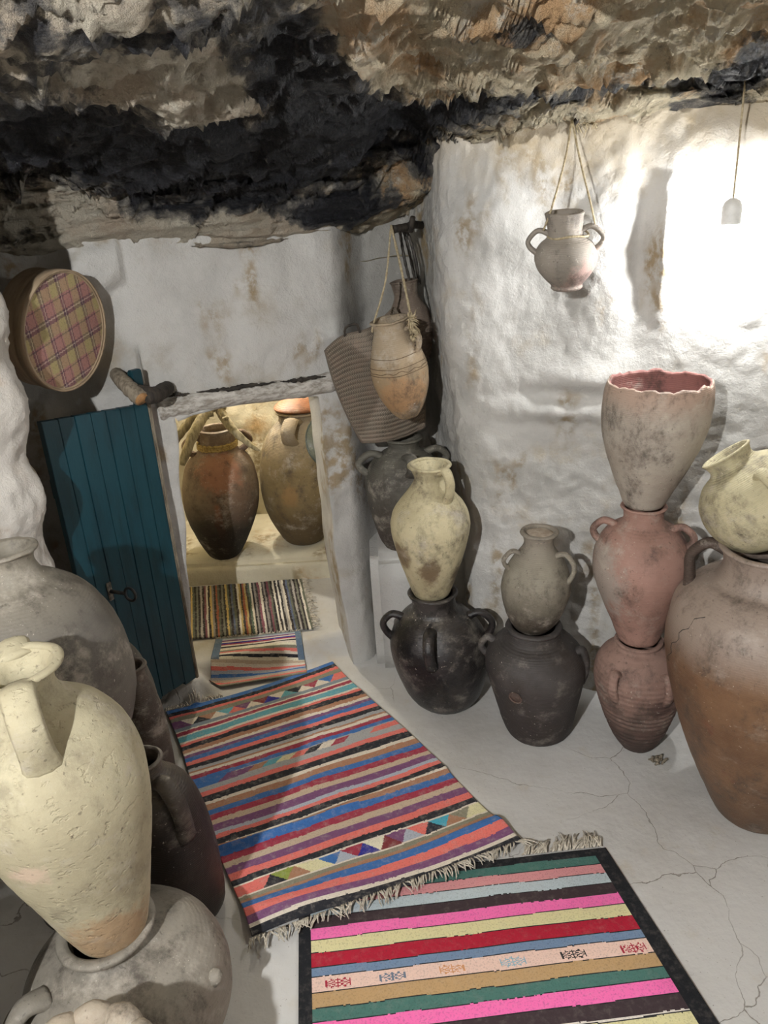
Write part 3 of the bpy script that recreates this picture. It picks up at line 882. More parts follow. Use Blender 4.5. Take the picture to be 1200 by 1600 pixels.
# stack beside the doorway
p16 = [(.085, 0), (.100, .012), (.126, .05), (.149, .125), (.161, .215), (.148, .275), (.112, .330), (.078, .352), (.070, .378), (.071, .405), (.074, .415)]
jar('storage_jar', 'squat soot-black jar with looped handles carrying a cream jar in its mouth', (.172, 2.17, 0), p16, k_black, -4.5, (.073, .414, .008),
    [(0, .325, .235, .022, .012, 1.2), (180, .325, .245, .018, .012, 1.2), (98, .325, .225, .020, .014, 1.3), (-90, .325, .235, .02, .012)], seed=1)
p15 = [(.050, 0), (.060, .012), (.081, .073), (.103, .142), (.119, .212), (.122, .257), (.108, .302), (.076, .345), (.049, .385), (.048, .405), (.058, .428), (.063, .434)]
jar('storage_jar', 'cream jar with brown blotches and one strap handle, standing on the soot-black jar', (.136, 2.17, .408), p15, k_cream, 1.0, (.060, .436, .007),
    [(48, .420, .335, .004, .011, 1.6)], seed=2)
# jar on the niche ledge
p14 = [(.070, 0), (.088, .034), (.105, .088), (.124, .165), (.134, .236), (.121, .289), (.083, .332), (.052, .352), (.053, .372), (.060, .386)]
jar('storage_jar', 'dark grey jar with three ring handles standing on the niche ledge', (.066, 2.465, .456), p14, k_ledge, 2.0, (.058, .386, .007),
    [(-5, .330, .275, .022, .012, 1.2), (172, .330, .268, .025, .012, 1.2), (78, .335, .290, .014, .014, 1.5)], seed=3)
# second stack
p18 = [(.086, 0), (.098, .012), (.113, .055), (.128, .125), (.143, .195), (.152, .245), (.146, .285), (.118, .325), (.086, .345), (.078, .365), (.077, .382)]
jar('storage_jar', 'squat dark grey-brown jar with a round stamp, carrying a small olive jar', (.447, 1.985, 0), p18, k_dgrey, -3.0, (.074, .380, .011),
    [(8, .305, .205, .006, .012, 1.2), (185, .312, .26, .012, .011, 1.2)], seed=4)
p17 = [(.038, 0), (.052, .010), (.074, .041), (.092, .090), (.101, .139), (.096, .180), (.080, .220), (.056, .256), (.042, .280), (.044, .300), (.050, .316)]
jar('storage_jar', 'small olive beige jar with two thin handles on the dark grey-brown jar', (.424, 1.985, .370), p17, k_olive, 2.5, (.0475, .317, .008),
    [(20, .250, .168, .010, .008, 1.3), (165, .252, .205, .012, .007, 1.3)], seed=5)
plug = MB(); plug.ring_tube([(math.tan(rad(2.5))*.31, 0, .300), (math.tan(rad(2.5))*.31, 0, .312), (math.tan(rad(2.5))*.31, 0, .315)], [.044, .043, .030], 40)
tag(plug.build('plaster_plug', mat_plain('plug_plaster', '#b8ab9a', '#9a8b7a', .9, 40), JARS['small olive beige jar with two thin handles on the dark grey-brown jar']), 'pale plaster plug in the mouth')
th_ = math.atan2(1.985, .447)-PI/2-rad(112); r_ = r_at(jar_profile(p18), .215); sk_ = math.tan(rad(-3))*.215
c0 = Vector((r_*math.cos(th_)+sk_, r_*math.sin(th_), .215)); nn = Vector((math.cos(th_), math.sin(th_), -.20)).normalized()
ta = nn.cross(Vector((0, 0, 1))).normalized(); tb = nn.cross(ta)
stp = MB()
stp.ring_tube([c0+nn*.0025+ta*(.019*math.cos(a_))+tb*(.019*math.sin(a_)) for a_ in np.linspace(0, 2*PI, 30)], .0026, 6, False)
stp.ring_tube([c0-nn*.006, c0+nn*.003], [.0185, .0180], 26)
tag(stp.build('stamp', mat_clay('clay_stamp', '#6b574e', '#57463f', seed=35), JARS['squat dark grey-brown jar with a round stamp, carrying a small olive jar']), 'round embossed brown stamp')
# third stack
p21 = [(.042, 0), (.055, .014), (.079, .060), (.102, .125), (.119, .190), (.126, .235), (.125, .275), (.112, .315), (.086, .345), (.066, .358), (.062, .374)]
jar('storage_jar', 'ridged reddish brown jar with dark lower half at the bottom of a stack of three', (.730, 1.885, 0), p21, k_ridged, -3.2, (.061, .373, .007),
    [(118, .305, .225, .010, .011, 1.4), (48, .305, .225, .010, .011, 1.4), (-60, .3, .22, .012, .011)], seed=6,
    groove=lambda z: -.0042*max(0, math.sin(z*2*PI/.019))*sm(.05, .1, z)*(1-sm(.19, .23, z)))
p20 = [(.048, 0), (.058, .011), (.075, .060), (.094, .106), (.115, .165), (.129, .216), (.128, .270), (.115, .311), (.092, .345), (.062, .364), (.052, .381), (.053, .402), (.058, .414)]
jar('storage_jar', 'terracotta pink amphora with two ring handles in the middle of a stack of three', (.707, 1.885, .377), p20, k_red, -1.8, (.056, .414, .005),
    [(5, .352, .300, .010, .010, 1.2), (180, .352, .300, .010, .010, 1.2)], seed=7)
p19 = [(.050, 0), (.069, .042), (.091, .091), (.113, .148), (.130, .211), (.134, .272), (.132, .305), (.127, .330)]
jar('broken_jar', 'large beige jar with a broken jagged mouth, topmost of the stack of three', (.692, 1.885, .797), p19, k_broken, 3.0, None, (), seed=8, thick=.010, inner=.25,
    m_in=k_inside, top_fn=lambda a_: .008*noise.noise((math.cos(a_)*2.2, math.sin(a_)*2.2, 3)) + .006*noise.noise((math.cos(a_)*6, math.sin(a_)*6, 1)) + .004*noise.noise((math.cos(a_)*14, math.sin(a_)*14, 1)))
# big jar at the right with the tilted pot on it
p22 = [(.090, 0), (.104, .014), (.130, .075), (.163, .165), (.190, .255), (.213, .345), (.228, .430), (.235, .510), (.230, .565), (.210, .638), (.158, .688), (.122, .704), (.106, .738), (.108, .770), (.114, .788)]
jar('storage_jar', 'big glossy brown jar with a pale shoulder band and a hairline crack', (.955, 1.600, 0), p22, k_big, -4.0, (.110, .788, .009),
    [(176, .768, .658, -.012, .014, 1.3), (0, .768, .658, -.012, .014, 1.3)], seed=9, thick=.012, hm=mat_clay('clay_handle_dark', '#4a3c33', '#3a2f29', seed=33))
crk = MB()
root22 = JARS['big glossy brown jar with a pale shoulder band and a hairline crack']
P22 = jar_profile(p22); th = math.atan2(1.600, .955)
cp = []
for i in range(14):
    z = .655-.175*i/13
    az = th-PI/2-rad(128 + 26*(i/13)**.7 + 2*math.sin(i*1.7))
    r_ = r_at(P22, z)+.0003
    cp.append((r_*math.cos(az)+math.tan(rad(-4))*z, r_*math.sin(az), z))
crk.ring_tube(cp, [.0011]*14, 5)
o = crk.build('crack', M['black_strap'], root22); tag(o, 'dark hairline crack')
p23 = [(.040, 0), (.080, .008), (.114, .042), (.129, .095), (.121, .148), (.090, .186), (.060, .201), (.052, .213), (.055, .226), (.060, .234)]
jar('round_pot', 'pale round pot lying tilted on the mouth of the big brown jar', (.925, 1.612, .808), p23, k_pale, 0, None,
    [(52, .165, .110, .014, .011, 1.4), (232, .165, .110, .014, .011, 1.4)], rot=(rad(-20), rad(-33), 0), seed=10, cat='pot')
# hanging pot on the right wall
p24 = [(.036, 0), (.040, .005), (.040, .013), (.054, .028), (.069, .048), (.078, .072), (.077, .092), (.066, .113), (.048, .128), (.043, .141), (.046, .175), (.049, .187)]
HP = (.508, 2.05, 1.345)
hp = jar('hanging_pot', 'small grey and pink two-handled pot hanging on strings on the right wall', HP, p24, k_hang, -3.0, None,
    [(0, .140, .092, .014, .007, 1.3), (180, .136, .090, .014, .007, 1.3)], rot=(rad(6), rad(-2), 0), seed=11, cat='pot')
def rope(parent, pts, r=.003, name='rope', m=None, n=6, sub=8):
    mb = MB(); pp = catmull(pts, sub)
    mb.ring_tube(pp, [r*(1+.15*math.sin(i*1.9)) for i in range(len(pp))], n)
    return mb.build(name, m or M['rope'], parent)
rope(hp, [(.033, .12, .385), (0, .05, .30), (-.045, -.01, .20), (-.062, 0, .150)], .0028)
rope(hp, [(.033, .12, .385), (.040, .06, .30), (.055, .0, .20), (.066, -.01, .150)], .0028)
rp = [(.050*math.cos(a_), .050*math.sin(a_), .134+.003*math.sin(a_*3)) for a_ in np.linspace(0, 2*PI, 20)]
rope(hp, rp, .0028)
hk = MB()
hk.ring_tube(catmull([(.548, 2.21, 1.735), (.543, 2.17, 1.735), (.540, 2.135, 1.742)], 5), .007, 8)
tag(hk.build('wall_peg', M['dark_wood']), 'short stick set in the right wall holding the hanging pot', 'peg')
tw = MB()
for i in range(26):
    a_ = random.uniform(0, 2*PI); L = random.uniform(.015, .04)
    p0 = Vector((.565+random.uniform(-.015, .015), 2.155+random.uniform(-.01, .01), 1.735))
    p1 = p0+Vector((math.cos(a_)*L*.8, -.01, math.sin(a_)*L))
    tw.ring_tube([p0, (p0+p1)/2+Vector((random.uniform(-.008, .008), 0, .006)), p1], [.0013]*3, 4)
tag(tw.build('string_tangle', M['rope']), 'tangle of old string round the peg on the right wall', 'string', kind='stuff')

# hanging amphora, the jar behind it, their peg and the basket
p11 = [(.030, 0), (.046, .019), (.065, .053), (.079, .093), (.086, .138), (.081, .180), (.067, .225), (.058, .250), (.051, .270), (.052, .285), (.055, .297)]
HA = (.093, 2.285, .967)
ha = jar('hanging_amphora', 'tan amphora with incised wavy lines hanging by rope in front of the basket', HA, p11, k_amph, 0, (.053, .297, .006),
    [(28, .262, .195, .008, .008, 1.5)], rot=(rad(3), rad(-8.5), 0), seed=12, cat='amphora')
P11 = jar_profile(p11)
inc = NM('incised_line', .9).done(lin('#5a4630'))
for k_, zb in enumerate((.152, .160, .172, .200)):
    mb = MB(); pts = []
    for i in range(60):
        a_ = 2*PI*i/59
        z = zb + (.004*math.sin(i*1.3)*(.6+.4*math.sin(i*.31)) if k_ == 1 else .0015*math.sin(i*.4))
        r_ = r_at(P11, z)+.0002
        pts.append((r_*math.cos(a_), r_*math.sin(a_), z))
    mb.ring_tube(pts, [.0010]*60, 5, False)
    mb.build('incised_line', inc, ha)
rope(ha, [(.060, .15, .535), (.012, .05, .40), (-.045, -.005, .30), (-.056, -.012, .275)], .0032)
rp_ = rope(ha, [(.060, .15, .535), (.063, .06, .42), (.062, -.035, .31), (.060, -.045, .262)], .0038)
kn = MB()
for i in range(46):
    a_ = random.uniform(0, 2*PI)
    p0 = Vector((.060, -.048, .30)); p1 = p0+Vector((random.uniform(-.016, .022), random.uniform(-.014, .006), random.uniform(-.065, .022)))
    kn.ring_tube([p0+Vector((random.uniform(-.006, .006), -.004, 0)), (p0+p1)/2+Vector((random.uniform(-.006, .006), -.008, 0)), p1], [.0022, .0022, .0010], 4)
kn.ring_tube(catmull([(.055, -.055, .27), (.067, -.060, .262), (.068, -.048, .25), (.054, -.046, .245), (.058, -.060, .238)], 5), .006, 7)
o = kn.build('knot', M['rope'], rp_); tag(o, 'frayed straw-coloured knot', kind='stuff')
p12 = [(.036, 0), (.057, .054), (.069, .106), (.069, .148), (.061, .189), (.043, .222), (.038, .241), (.041, .262), (.044, .281)]
hb = jar('hanging_jar', 'grey-brown jar hanging by a black strap behind the tan amphora', (.138, 2.545, 1.058), p12, k_back, 0, (.042, .281, .005), (), rot=(0, rad(-6), 0), seed=13)
for dx in (-.012, .004, .016):
    rope(hb, [(.032+dx, .0, .265), (.026+dx*1.2, -.02, .34), (.022+dx, -.005, .40), (.016+dx*.5, -.01, .448)], .005, 'strap', M['black_strap'])
pg = MB()
pg.ring_tube(catmull([(.172, 2.58, 1.500), (.145, 2.52, 1.506), (.115, 2.46, 1.502), (.078, 2.42, 1.500)], 5), [.012+.003*noise.noise((i*.7, 1, 1)) for i in range(16)], 10)
pg.ring_tube([(.13, 2.47, 1.49), (.140, 2.45, 1.53)], [.011, .008], 8)
tag(pg.build('wall_peg', M['dark_wood']), 'knobbly dark wooden peg in the niche holding the hanging amphora', 'peg')

# flat palm-leaf basket
def mat_basket():
    k = NM('palm_basket', .95)
    uv = k.attr('bu'); vv = k.attr('bv')
    row = k.math('FRACT', k.math('MULTIPLY', vv, 24.0))
    tri = k.math('ABSOLUTE', k.math('SUBTRACT', row, .5))
    her = k.math('FRACT', k.math('ADD', k.math('MULTIPLY', uv, 46.0), k.math('MULTIPLY', tri, 1.6)))
    n = k.noise(30, 5, .6)
    c = k.mix(k.ramp(her, .2, .8), lin('#51493f'), lin('#857a6b'))
    c = k.mix(k.ramp(n, .4, .7, 0, .6), c, lin('#7d6a5c'))
    c = k.mix(k.ramp(tri, .36, .5, 0, .6), c, lin('#453c33'))
    b = k.bump(her, .6, .003)
    return k.done(c, b)
nu, nv = 70, 200
A_, B_, C_, D_ = [Vector(v) for v in ((-.150, 2.405, 1.160), (-.010, 2.440, 1.228), (-.058, 2.425, .850), (.150, 2.455, .880))]
TR = Vector((.07, 2.450, 1.262))
bask = thing('palm_basket', 'flattened grey-brown woven palm basket leaning behind the tan amphora', 'basket')
def bask_pos(u, v, side):
    top_ = A_.lerp(TR, u); top_.z += .012*math.sin(u*7)
    bot = C_.lerp(D_, u); bot.z -= .016*math.sin(u*PI)
    q = top_.lerp(bot, v)
    q.x -= .022*math.sin(v*PI)*(1-u)*.6 - .03*u*math.sin(v*PI)
    bulge = .020*math.sin(min(1, max(0, u))*PI)**.6*math.sin(min(1, v*.9+.1)*PI)**.7
    ridge = .0024*abs(math.sin(v*24*PI))
    q.y += (-1 if side else 1)*(bulge+ridge+.003) 
    q.y += .004*noise.noise((u*5, v*5, side))
    return q
for side, nm in ((1, 'front_panel'), (0, 'back_panel')):
    P = np.zeros((nu, nv, 3)); bu = np.zeros((nu, nv)); bv = np.zeros((nu, nv))
    for i in range(nu):
        for j in range(nv):
            P[i, j] = bask_pos(i/(nu-1), j/(nv-1), side); bu[i, j] = i/(nu-1); bv[i, j] = j/(nv-1)
    if 'basket' not in M: M['basket'] = mat_basket()
    grid_obj(nm, P, M['basket'], bask, {'bu': bu, 'bv': bv})
edge = MB()
edge.ring_tube([bask_pos(0, t, 1)*.5+bask_pos(0, t, 0)*.5 for t in np.linspace(0, 1, 24)], .006, 6)
edge.ring_tube([bask_pos(1, t, 1)*.5+bask_pos(1, t, 0)*.5 for t in np.linspace(0, 1, 24)], .006, 6)
edge.ring_tube([bask_pos(t, 1, 1)*.5+bask_pos(t, 1, 0)*.5 for t in np.linspace(0, 1, 24)], .006, 6)
edge.ring_tube([bask_pos(t, 0, 1)*.5+bask_pos(t, 0, 0)*.5 for t in np.linspace(0, 1, 24)], .004, 6)
edge.build('binding', M['basket'], bask)
rope(bask, [tuple(bask_pos(.28, 0, 1)), tuple(bask_pos(.31, 0, 1)+Vector((0, -.01, .025))), tuple(bask_pos(.45, 0, 1)+Vector((0, -.012, .028))), tuple(bask_pos(.5, 0, 1))], .004, 'handle', M['dark_wood'])

# ------------------------------------------------------------------ jars along the left wall
p2 = [(.11, 0), (.155, .04), (.19, .10), (.2, .165), (.186, .225), (.145, .272), (.096, .294), (.078, .304), (.076, .318), (.082, .330)]
jar('round_jar', 'wide grey round jar on the floor carrying the tall cream amphora', (-.553, 1.072, 0), p2, k_grey, -2.0, (.081, .331, .012),
    [(165, .272, .215, .016, .015, 1.5)], seed=15, rot=(0, rad(-3), 0))
for az, z in ((112, .255), (38, .215)):
    th_ = math.atan2(1.072, -.553)-PI/2-rad(az); r_ = r_at(jar_profile(p2), z)
    mb = MB(); c0 = Vector((r_*math.cos(th_), r_*math.sin(th_), z))
    nn = Vector((math.cos(th_), math.sin(th_), .8)).normalized()
    mb.ring_tube([c0-nn*.012, c0, c0+nn*.010], [.018, .015, .007], 8)
    mb.build('knob', k_grey, JARS['wide grey round jar on the floor carrying the tall cream amphora'])
p1 = [(.060, 0), (.067, .012), (.086, .070), (.108, .155), (.132, .245), (.146, .325), (.149, .380), (.139, .438), (.110, .490), (.074, .522), (.056, .543), (.052, .562), (.058, .583), (.070, .597)]
jar('tall_amphora', 'tall pitted cream amphora with strap handle standing in the mouth of the grey round jar', (-.566, 1.068, .327), p1, k_yel, 0, (.067, .598, .009),
    [(92, .588, .470, .006, .013, 2.0), (272, .588, .470, .006, .013, 2.0)], rot=(0, rad(-4.5), 0), seed=14, thick=.011, cat='amphora')
p4 = [(.075, 0), (.082, .05), (.090, .20), (.112, .32), (.155, .43), (.198, .54), (.213, .62), (.208, .70), (.188, .78), (.148, .85), (.098, .895), (.066, .915), (.050, .940), (.047, .960), (.054, .980)]
jar('storage_jar', 'huge smoky grey jar against the left wall behind the tall cream amphora', (-.832, 1.42, 0), p4, k_lgrey, 4.0, (.052, .980, .007), (), seed=17, thick=.012)
p5 = [(.075, 0), (.095, .05), (.115, .17), (.122, .30), (.116, .40), (.095, .48), (.062, .53), (.045, .55), (.044, .575), (.050, .59)]
jar('storage_jar', 'grey jar standing at the foot of the blue door', (-.782, 1.775, 0), p5, k_lg2, 0, (.047, .59, .006), [], seed=18)
p6 = [(.040, 0), (.048, .05), (.056, .20), (.058, .34), (.053, .42), (.042, .48), (.032, .51), (.030, .53), (.034, .55)]
jar('storage_jar', 'slim brown jar squeezed behind the dark brown jar on the left', (-.652, 1.635, 0), p6, k_lbr, 0, (.033, .55, .005), (), seed=19)
p7 = [(.075, 0), (.086, .03), (.097, .12), (.102, .22), (.098, .305), (.084, .365), (.060, .398), (.042, .418), (.038, .435), (.043, .452)]
jar('storage_jar', 'dark brown glossy jar with a broad handle behind the grey round jar', (-.533, 1.402, 0), p7, k_dbr, -6.0, (.041, .452, .006),
    [(62, .405, .27, .002, .014, 1.6), (242, .405, .27, .002, .014, 1.6)], seed=20)
p25 = [(.075, 0), (.085, .05), (.105, .16), (.135, .30), (.158, .43), (.156, .52), (.135, .60), (.095, .66), (.062, .69), (.055, .705), (.06, .725)]
jar('storage_jar', 'plain pale grey jar in the left corner beside the grey round jar', (-.872, .910, 0), p25, K('clay_corner', '#bdb5aa', '#9c948a', seed=41), 0, (.057, .725, .007), (), seed=25)
p3 = [(.07, 0), (.105, .05), (.128, .15), (.130, .26), (.118, .35), (.104, .40), (.096, .425)]
jar('lobed_pot', 'pale pot with a scalloped swollen rim in front of the grey round jar', (-.495, .738, 0), p3, k_lobe, 0, None, (), seed=26, thick=.02, cat='pot')
lob = MB()
for i in range(11):
    a_ = 2*PI*i/11
    c0 = Vector((.090*math.cos(a_), .090*math.sin(a_), .425)); t_ = Vector((-math.sin(a_), math.cos(a_), 0))
    lob.ring_tube([c0+t_*s for s in (-.032, -.026, -.013, 0, .013, .026, .032)], [.006, .016, .022, .025, .022, .016, .006], 10)
lob.build('scalloped_rim', k_lobe, JARS['pale pot with a scalloped swollen rim in front of the grey round jar'])

# ------------------------------------------------------------------ store room contents
BZ = .168
p8 = [(.060, 0), (.074, .016), (.101, .066), (.126, .126), (.146, .181), (.158, .237), (.162, .304), (.155, .362), (.138, .424), (.110, .463), (.082, .485), (.074, .515), (.070, .550), (.073, .575)]
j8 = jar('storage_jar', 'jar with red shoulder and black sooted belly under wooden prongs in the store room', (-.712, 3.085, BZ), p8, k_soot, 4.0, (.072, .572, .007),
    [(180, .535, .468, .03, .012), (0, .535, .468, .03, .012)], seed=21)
band = MB()
for dz in (0, .008, .016):
    pts = [(.080*math.cos(a_)+math.tan(rad(4))*(.500+dz), .080*math.sin(a_), .500+dz+.002*math.sin(a_*20)) for a_ in np.linspace(0, 2*PI, 60)]
    band.ring_tube(pts, .006, 6, False)
tag(band.build('neck_band', mat_plain('plaited_straw', '#b39b5e', '#7d6738', .9, 120), j8), 'plaited yellow straw band')
p9 = [(.068, 0), (.084, .010), (.105, .035), (.143, .106), (.170, .176), (.184, .251), (.187, .316), (.184, .383), (.171, .449), (.142, .512), (.100, .560), (.094, .580), (.104, .606)]
j9 = jar('storage_jar', 'tall olive brown jar with a clay lid in the store room', (-.365, 3.19, BZ), p9, k_tall, 3.5, (.102, .604, .009), [(110, .575, .50, .025, .018, 1.8)], seed=22, thick=.012)
lid = thing('clay_lid', 'domed reddish clay lid on the tall olive brown jar', 'lid', (-.328, 3.19, BZ+.614))
dm_ = lathe('dome', jar_profile([(.108, 0), (.112, .008), (.096, .022), (.060, .040), (.030, .050), (.006, .053)]), mat_clay('clay_lid', '#a06a4a', '#8a573b', None, None, seed=30, rough=.5), lid, seg=48)
kb = MB(); kb.ring_tube([(0, 0, .048), (0, 0, .058), (0, 0, .068)], [.014, .018, .010], 10)
kb.build('knob', M['cut_wood'], dm_)
j10 = jar('storage_jar', 'dark red jar half hidden behind the right door jamb', (-.128, 2.835, STORE_Z), [(.05, 0), (.075, .03), (.105, .12), (.12, .22), (.108, .35), (.075, .46), (.058, .50), (.06, .525)],
          mat_clay('clay_dark_red', '#6b443a', '#57362e', None, None, seed=31), 0, (.058, .525, .006), (), seed=31)
# wooden prongs on the jar
tp = thing('wooden_prongs', 'pale wooden three-pronged frame lying on the sooted jar', 'prongs', (-.672, 3.06, BZ+.585))
def stick(parent, pts, radii, m, name, n=9):
    mb = MB(); pp = catmull(pts, 6); rr = []
    for i in range(len(pp)):
        t = i/(len(pp)-1)*(len(radii)-1); a0 = int(min(t, len(radii)-2)); f = t-a0
        rr.append((radii[a0]*(1-f)+radii[a0+1]*f)*(1+.12*noise.noise((i*.6, 3, 3))))
    mb.ring_tube(pp, rr, n)
    return mb.build(name, m, parent)
stick(tp, [(-.005, -.02, .085), (-.03, -.06, .06), (-.065, -.115, .005), (-.105, -.14, -.075), (-.118, -.14, -.105)], [.018, .022, .021, .018, .011], M['pale_wood'], 'prong')
stick(tp, [(-.045, -.0, .075), (-.085, -.04, .045), (-.125, -.07, .005), (-.165, -.09, -.05)], [.016, .019, .018, .012], M['pale_wood'], 'prong')
stick(tp, [(.035, -.02, .075), (.065, -.05, .03), (.105, -.075, -.015), (.165, -.085, -.07), (.185, -.08, -.085)], [.020, .019, .016, .009, .003], M['pale_wood'], 'prong')
stick(tp, [(-.085, -.01, .085), (-.05, -.03, .093), (-.01, -.035, .082), (.03, -.02, .092), (.06, -.01, .085)], [.013, .016, .014, .017, .012], M['pale_wood'], 'crossbar')
stick(tp, [(-.075, -.045, .065), (-.03, -.05, .068), (.012, -.045, .07)], [.012, .013, .012], M['pale_wood'], 'crossbar')
stick(tp, [(.048, -.05, .048), (.06, -.062, .05), (.072, -.06, .056)], [.008, .009, .007], M['pale_wood'], 'peg')
for px_ in (-.012, .04):
    mb = MB(); pts = [(px_+.004*math.cos(a_*3), -.035+.026*math.cos(a_), .075+.026*math.sin(a_)) for a_ in np.linspace(0, 6*PI, 50)]
    mb.ring_tube(pts, .003, 5); mb.build('lashing', M['rope'], tp)
# round translucent plate leaning on the tall jar
k = NM('greenish_glass', .12)
k.b.inputs['Transmission Weight'].default_value = .85; k.b.inputs['IOR'].default_value = 1.2
glass = k.done(lin('#aab6ae'), k.bump(k.noise(60, 3, .6), .15, .002))
gd = thing('glass_disc', 'round greenish translucent disc leaning on the tall olive brown jar', 'disc', (-.175, 2.905, .718), (rad(74), 0, rad(-14)))
mb = MB()
prf = [(.001, .004), (.05, .004), (.10, .006), (.112, .010), (.116, .016), (.112, .016), (.10, .012), (.05, .009), (.001, .009)]
sg = 56
for r_, z in prf:
    for i in range(sg): mb.v.append((r_*math.cos(2*PI*i/sg), r_*math.sin(2*PI*i/sg), z))
for q in range(len(prf)-1):
    for i in range(sg):
        j = (i+1) % sg; mb.f.append((q*sg+i, q*sg+j, (q+1)*sg+j, (q+1)*sg+i))
mb.build('plate', glass, gd)
rim_ring(gd, .115, .014, .004, glass, name='rim')

# ------------------------------------------------------------------ blue plank door, standing open on the left
DA, DB = Vector((-.688, 2.245, 0)), Vector((-.885, 1.962, 0))
ddir = (DB-DA).normalized(); DLEN = (DB-DA).length
k = NM('teal_paint', .42)
n = k.noise(9, 6, .65, k.mapping((3, 3, .6))); n2 = k.noise(45, 5, .7, k.mapping((4, 4, .5)))
c = k.mix(k.ramp(n, .4, .7), lin('#133c46'), lin('#0d2f38'))
c = k.mix(k.ramp(n2, .68, .75, 0, .5), c, lin('#5f7a7c'))
M['teal'] = k.done(c, k.bump(n2, .2, .002))
ang = math.atan2(ddir.y, ddir.x)
door = thing('plank_door', 'open dark teal plank door with an old iron key, beside the low doorway', 'door', (DA.x, DA.y, .105), (0, rad(0), ang))
NPL = 7; pw = DLEN/NPL
for i in range(NPL):
    h0 = 0.0 if i else -.015
    h1 = .960 + .030*i/(NPL-1)
    mb = MB()
    x0, x1 = i*pw+.0006, (i+1)*pw-.0006
    dy = random.uniform(-.0012, .0012)
    b = len(mb.v)
    zb0 = h0 + .012*random.random()
    mb.v += [(x0, -.011+dy, zb0), (x1, -.011+dy, zb0), (x1, .011+dy, zb0), (x0, .011+dy, zb0),
             (x0, -.011+dy, h1), (x1, -.011+dy, h1+.006), (x1, .011+dy, h1+.006), (x0, .011+dy, h1)]
    mb.f += [(0, 1, 2, 3), (4, 5, 6, 7), (0, 1, 5, 4), (1, 2, 6, 5), (2, 3, 7, 6), (3, 0, 4, 7)]
    mb.build('plank', M['teal'], door, False, .0012)
MB().box((.5*DLEN, -.020, .80), (DLEN*.96, .018, .06)).build('batten', M['teal'], door, False, .003)
MB().box((.5*DLEN, -.020, .20), (DLEN*.96, .018, .06)).build('batten', M['teal'], door, False, .003)
tag(MB().box((-.006, 0, .49), (.012, .026, 1.0)).build('edge_board', M['wood'], door, False, .003), 'bare grey wood edge strip')
MB().box((.018, .0, 1.01), (.036, .022, .11)).build('pivot_post', M['teal'], door, False, .003)
kx, kz = DLEN*.74, .455
kp = MB()
kplate = kp.box((kx, .0135, kz), (.016, .005, .06)).build('keyhole_plate', mat_plain('worn_plate', '#8a8478', '#1f1c1a', .7, 70), door, False, .002)
kk = MB()
kdir = Vector((-.18, .98, .02)).normalized()
k0 = Vector((kx, .010, kz))
kk.ring_tube([k0, k0+kdir*.02, k0+kdir*.060], [.0065, .0058, .0055], 8)
cc = k0+kdir*.078
pts = [cc + kdir*(.019*math.cos(a_)) + Vector((0, 0, .021*math.sin(a_))) for a_ in np.linspace(0, 2*PI, 28)]
kk.ring_tube(pts, .0042, 7, False)
tag(kk.build('key', M['iron'], kplate), 'large dark iron key in the lock')

# log that holds the door pivot
lg = thing('log_bracket', 'short knotty log jutting from the wall above the teal door', 'log', (0, 0, 0))
br_ = stick(lg, [(-.775, 2.30, 1.150), (-.74, 2.22, 1.150), (-.70, 2.17, 1.128), (-.664, 2.140, 1.104)], [.019, .022, .023, .024], M['wood'], 'branch', 12)
stick(lg, [(-.690, 2.165, 1.120), (-.662, 2.170, 1.110), (-.640, 2.190, 1.100), (-.630, 2.30, 1.095)], [.020, .027, .024, .022], M['dark_wood'], 'branch', 12)
e0 = Vector((-.664, 2.140, 1.104)); ed = Vector((.55, -.5, -.38)).normalized()
mb = MB(); mb.ring_tube([e0-ed*.006, e0+ed*.003], [.0205, .0195], 16)
tag(mb.build('cut_end', M['cut_wood'], br_), 'pale sawn end of the log')

# ------------------------------------------------------------------ frame drum / sieve covered with plaid cloth
DC = Vector((-.803, 2.064, 1.312)); ax = Vector((.93, -.34, -.13)).normalized()
drum = thing('cloth_covered_sieve', 'round wooden sieve covered with pink and yellow plaid cloth hanging above the door', 'sieve', DC)
drum.rotation_euler = ax.to_track_quat('Z', 'Y').to_euler()
R_ = .153
def ringwall(name, r0, r1, z0, z1, m, seg=80):
    mb = MB()
    for r_, z in ((r0, z0), (r1, z0), (r1, z1), (r0, z1)):
        for i in range(seg): mb.v.append((r_*math.cos(2*PI*i/seg), r_*math.sin(2*PI*i/seg), z))
    for q in range(4):
        w = (q+1) % 4
        for i in range(seg):
            j = (i+1) % seg; mb.f.append((q*seg+i, q*seg+j, w*seg+j, w*seg+i))
    return mb.build(name, m, drum, True)
M['hoop'] = mat_plain('bent_wood_hoop', '#a08c72', '#8a775f', .7, 18, (1, 1, 6), .15)
ringwall('hoop', R_-.005, R_, -.085, .0, M['hoop'])
ringwall('hoop', R_, R_+.004, -.028, .004, M['hoop'])
pl = {k: lin(v) for k, v in dict(y='#a39567', p='#a0736c', m='#a58468', d='#5a4048', w='#b8a698').items()}
def plaid(u, v):
    def band(t):
        t = t % 1.0
        if t < .36: return 'y'
        if t < .46: return 'd'
        if t < .50: return 'w'
        if t < .56: return 'd'
        if t < .90: return 'p'
        if t < .94: return 'd'
        return 'p'
    a_, b_ = band(u*4.2+.1), band(v*3.3+.3)
    ca, cb = pl[a_], pl[b_]
    if a_ == 'd' or b_ == 'd': w = .62 if a_ == 'd' else .38
    else: w = .5
    return tuple(ca[i]*w+cb[i]*(1-w) for i in range(3))
ng = 110
mb = MB(); cols = []
rot_ = rad(-14)
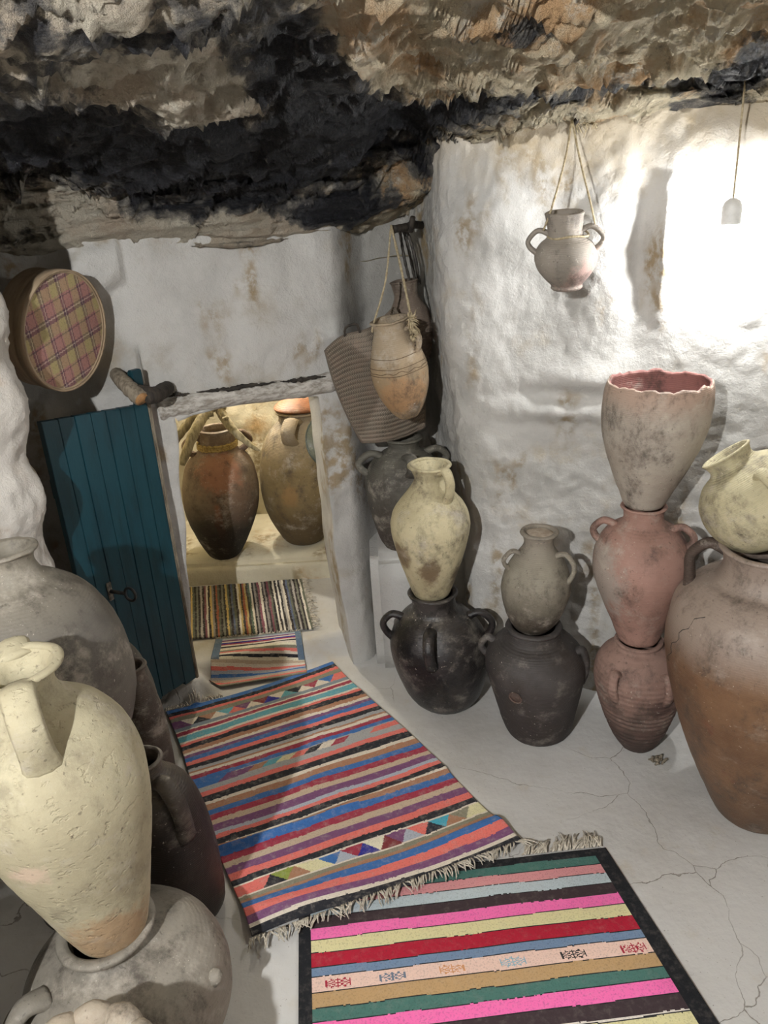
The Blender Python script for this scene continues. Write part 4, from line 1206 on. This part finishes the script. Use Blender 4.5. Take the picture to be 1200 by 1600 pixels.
for i in range(ng):
    for j in range(ng):
        x, y = (i+.5)/ng*2-1, (j+.5)/ng*2-1
        if x*x+y*y > 1.0: continue
        b = len(mb.v); h = 1/ng
        for sx, sy in ((-h, -h), (h, -h), (h, h), (-h, h)):
            mb.v.append(((x+sx)*(R_-.003), (y+sy)*(R_-.003), -.003+.0012*noise.noise((x*4, y*4, 0))))
        mb.f.append((b, b+1, b+2, b+3))
        xr = x*math.cos(rot_)-y*math.sin(rot_); yr = x*math.sin(rot_)+y*math.cos(rot_)
        cols.append(plaid(xr*.5+.5, yr*.5+.5))
me = bpy.data.meshes.new('cloth'); me.from_pydata(mb.v, [], mb.f); me.update()
o = finish('cloth', me, mat_rug('plaid_cloth', .1), drum, False)
ca = me.color_attributes.new('Col', 'FLOAT_COLOR', 'CORNER')
ca.data.foreach_set('color', np.repeat(np.array([(*c, 1) for c in cols], dtype=np.float32), 4, axis=0).reshape(-1))

# ------------------------------------------------------------------ lamps
def lamp(label, loc, strength, col, top_z, sock_h=.062, br=.026):
    l = thing('hanging_bulb', label, 'lamp', loc)
    mb = MB(); sg = 28; prf = [(.001, -.044), (.012, -.041), (.019, -.032), (br-.005, -.022), (.019, -.010), (.014, .004), (.012, .014)]
    for r_, z in prf:
        for i in range(sg): mb.v.append((r_*math.cos(2*PI*i/sg), r_*math.sin(2*PI*i/sg), z))
    for q in range(len(prf)-1):
        for i in range(sg):
            j = (i+1) % sg; mb.f.append((q*sg+i, q*sg+j, (q+1)*sg+j, (q+1)*sg+i))
    mb.build('bulb', mat_emit('bulb_glow', col, strength), l)
    mb = MB(); mb.ring_tube([(0, 0, .008), (0, 0, .012), (0, 0, .05), (0, 0, .062), (0, 0, .069)], [.0215, .0225, .0225, .017, .006], 24)
    mb.build('socket', mat_plain('lamp_socket', '#d5d5d2', '#c4c4c0', .5, 30, (1, 1, 1), .05), l)
    mb = MB(); L = top_z-loc[2]
    mb.ring_tube(catmull([(0, 0, .066), (.001, .003, .066+(L-.066)*.4), (-.002, .0, L)], 8), .0022, 6)
    mb.build('cable', M['rope'], l)
    return l
lamp('bare bulb in a white socket hanging close to the right wall', (.862, 1.925, 1.475), BULB_WALL_STRENGTH, (.98, .99, 1.0), 1.80)
lamp('bare bulb hanging from the ceiling behind the viewer', (-.72, -.58, 2.02), BULB_ROOM_STRENGTH, (1.0, 1.0, 1.0), 2.25)
lamp('bare bulb under the store room ceiling', (-.62, 3.30, 1.24), BULB_STORE_STRENGTH, (1.0, .93, .80), 1.40)

# ------------------------------------------------------------------ small litter on the floor
mb = MB(); rr = random.Random(3)
for i in range(16):
    p = Vector((.765+rr.uniform(-.016, .016), 1.795+rr.uniform(-.01, .01), .004))
    q = p+Vector((rr.uniform(-.016, .016), rr.uniform(-.012, .012), rr.uniform(.002, .016)))
    mb.ring_tube([p, (p+q)/2+Vector((0, 0, .006)), q], [.003, .0045, .002], 5)
tag(mb.build('fibre_clump', M['wood']), 'small clump of dry fibres on the floor beside the ridged jar', 'debris', kind='stuff')
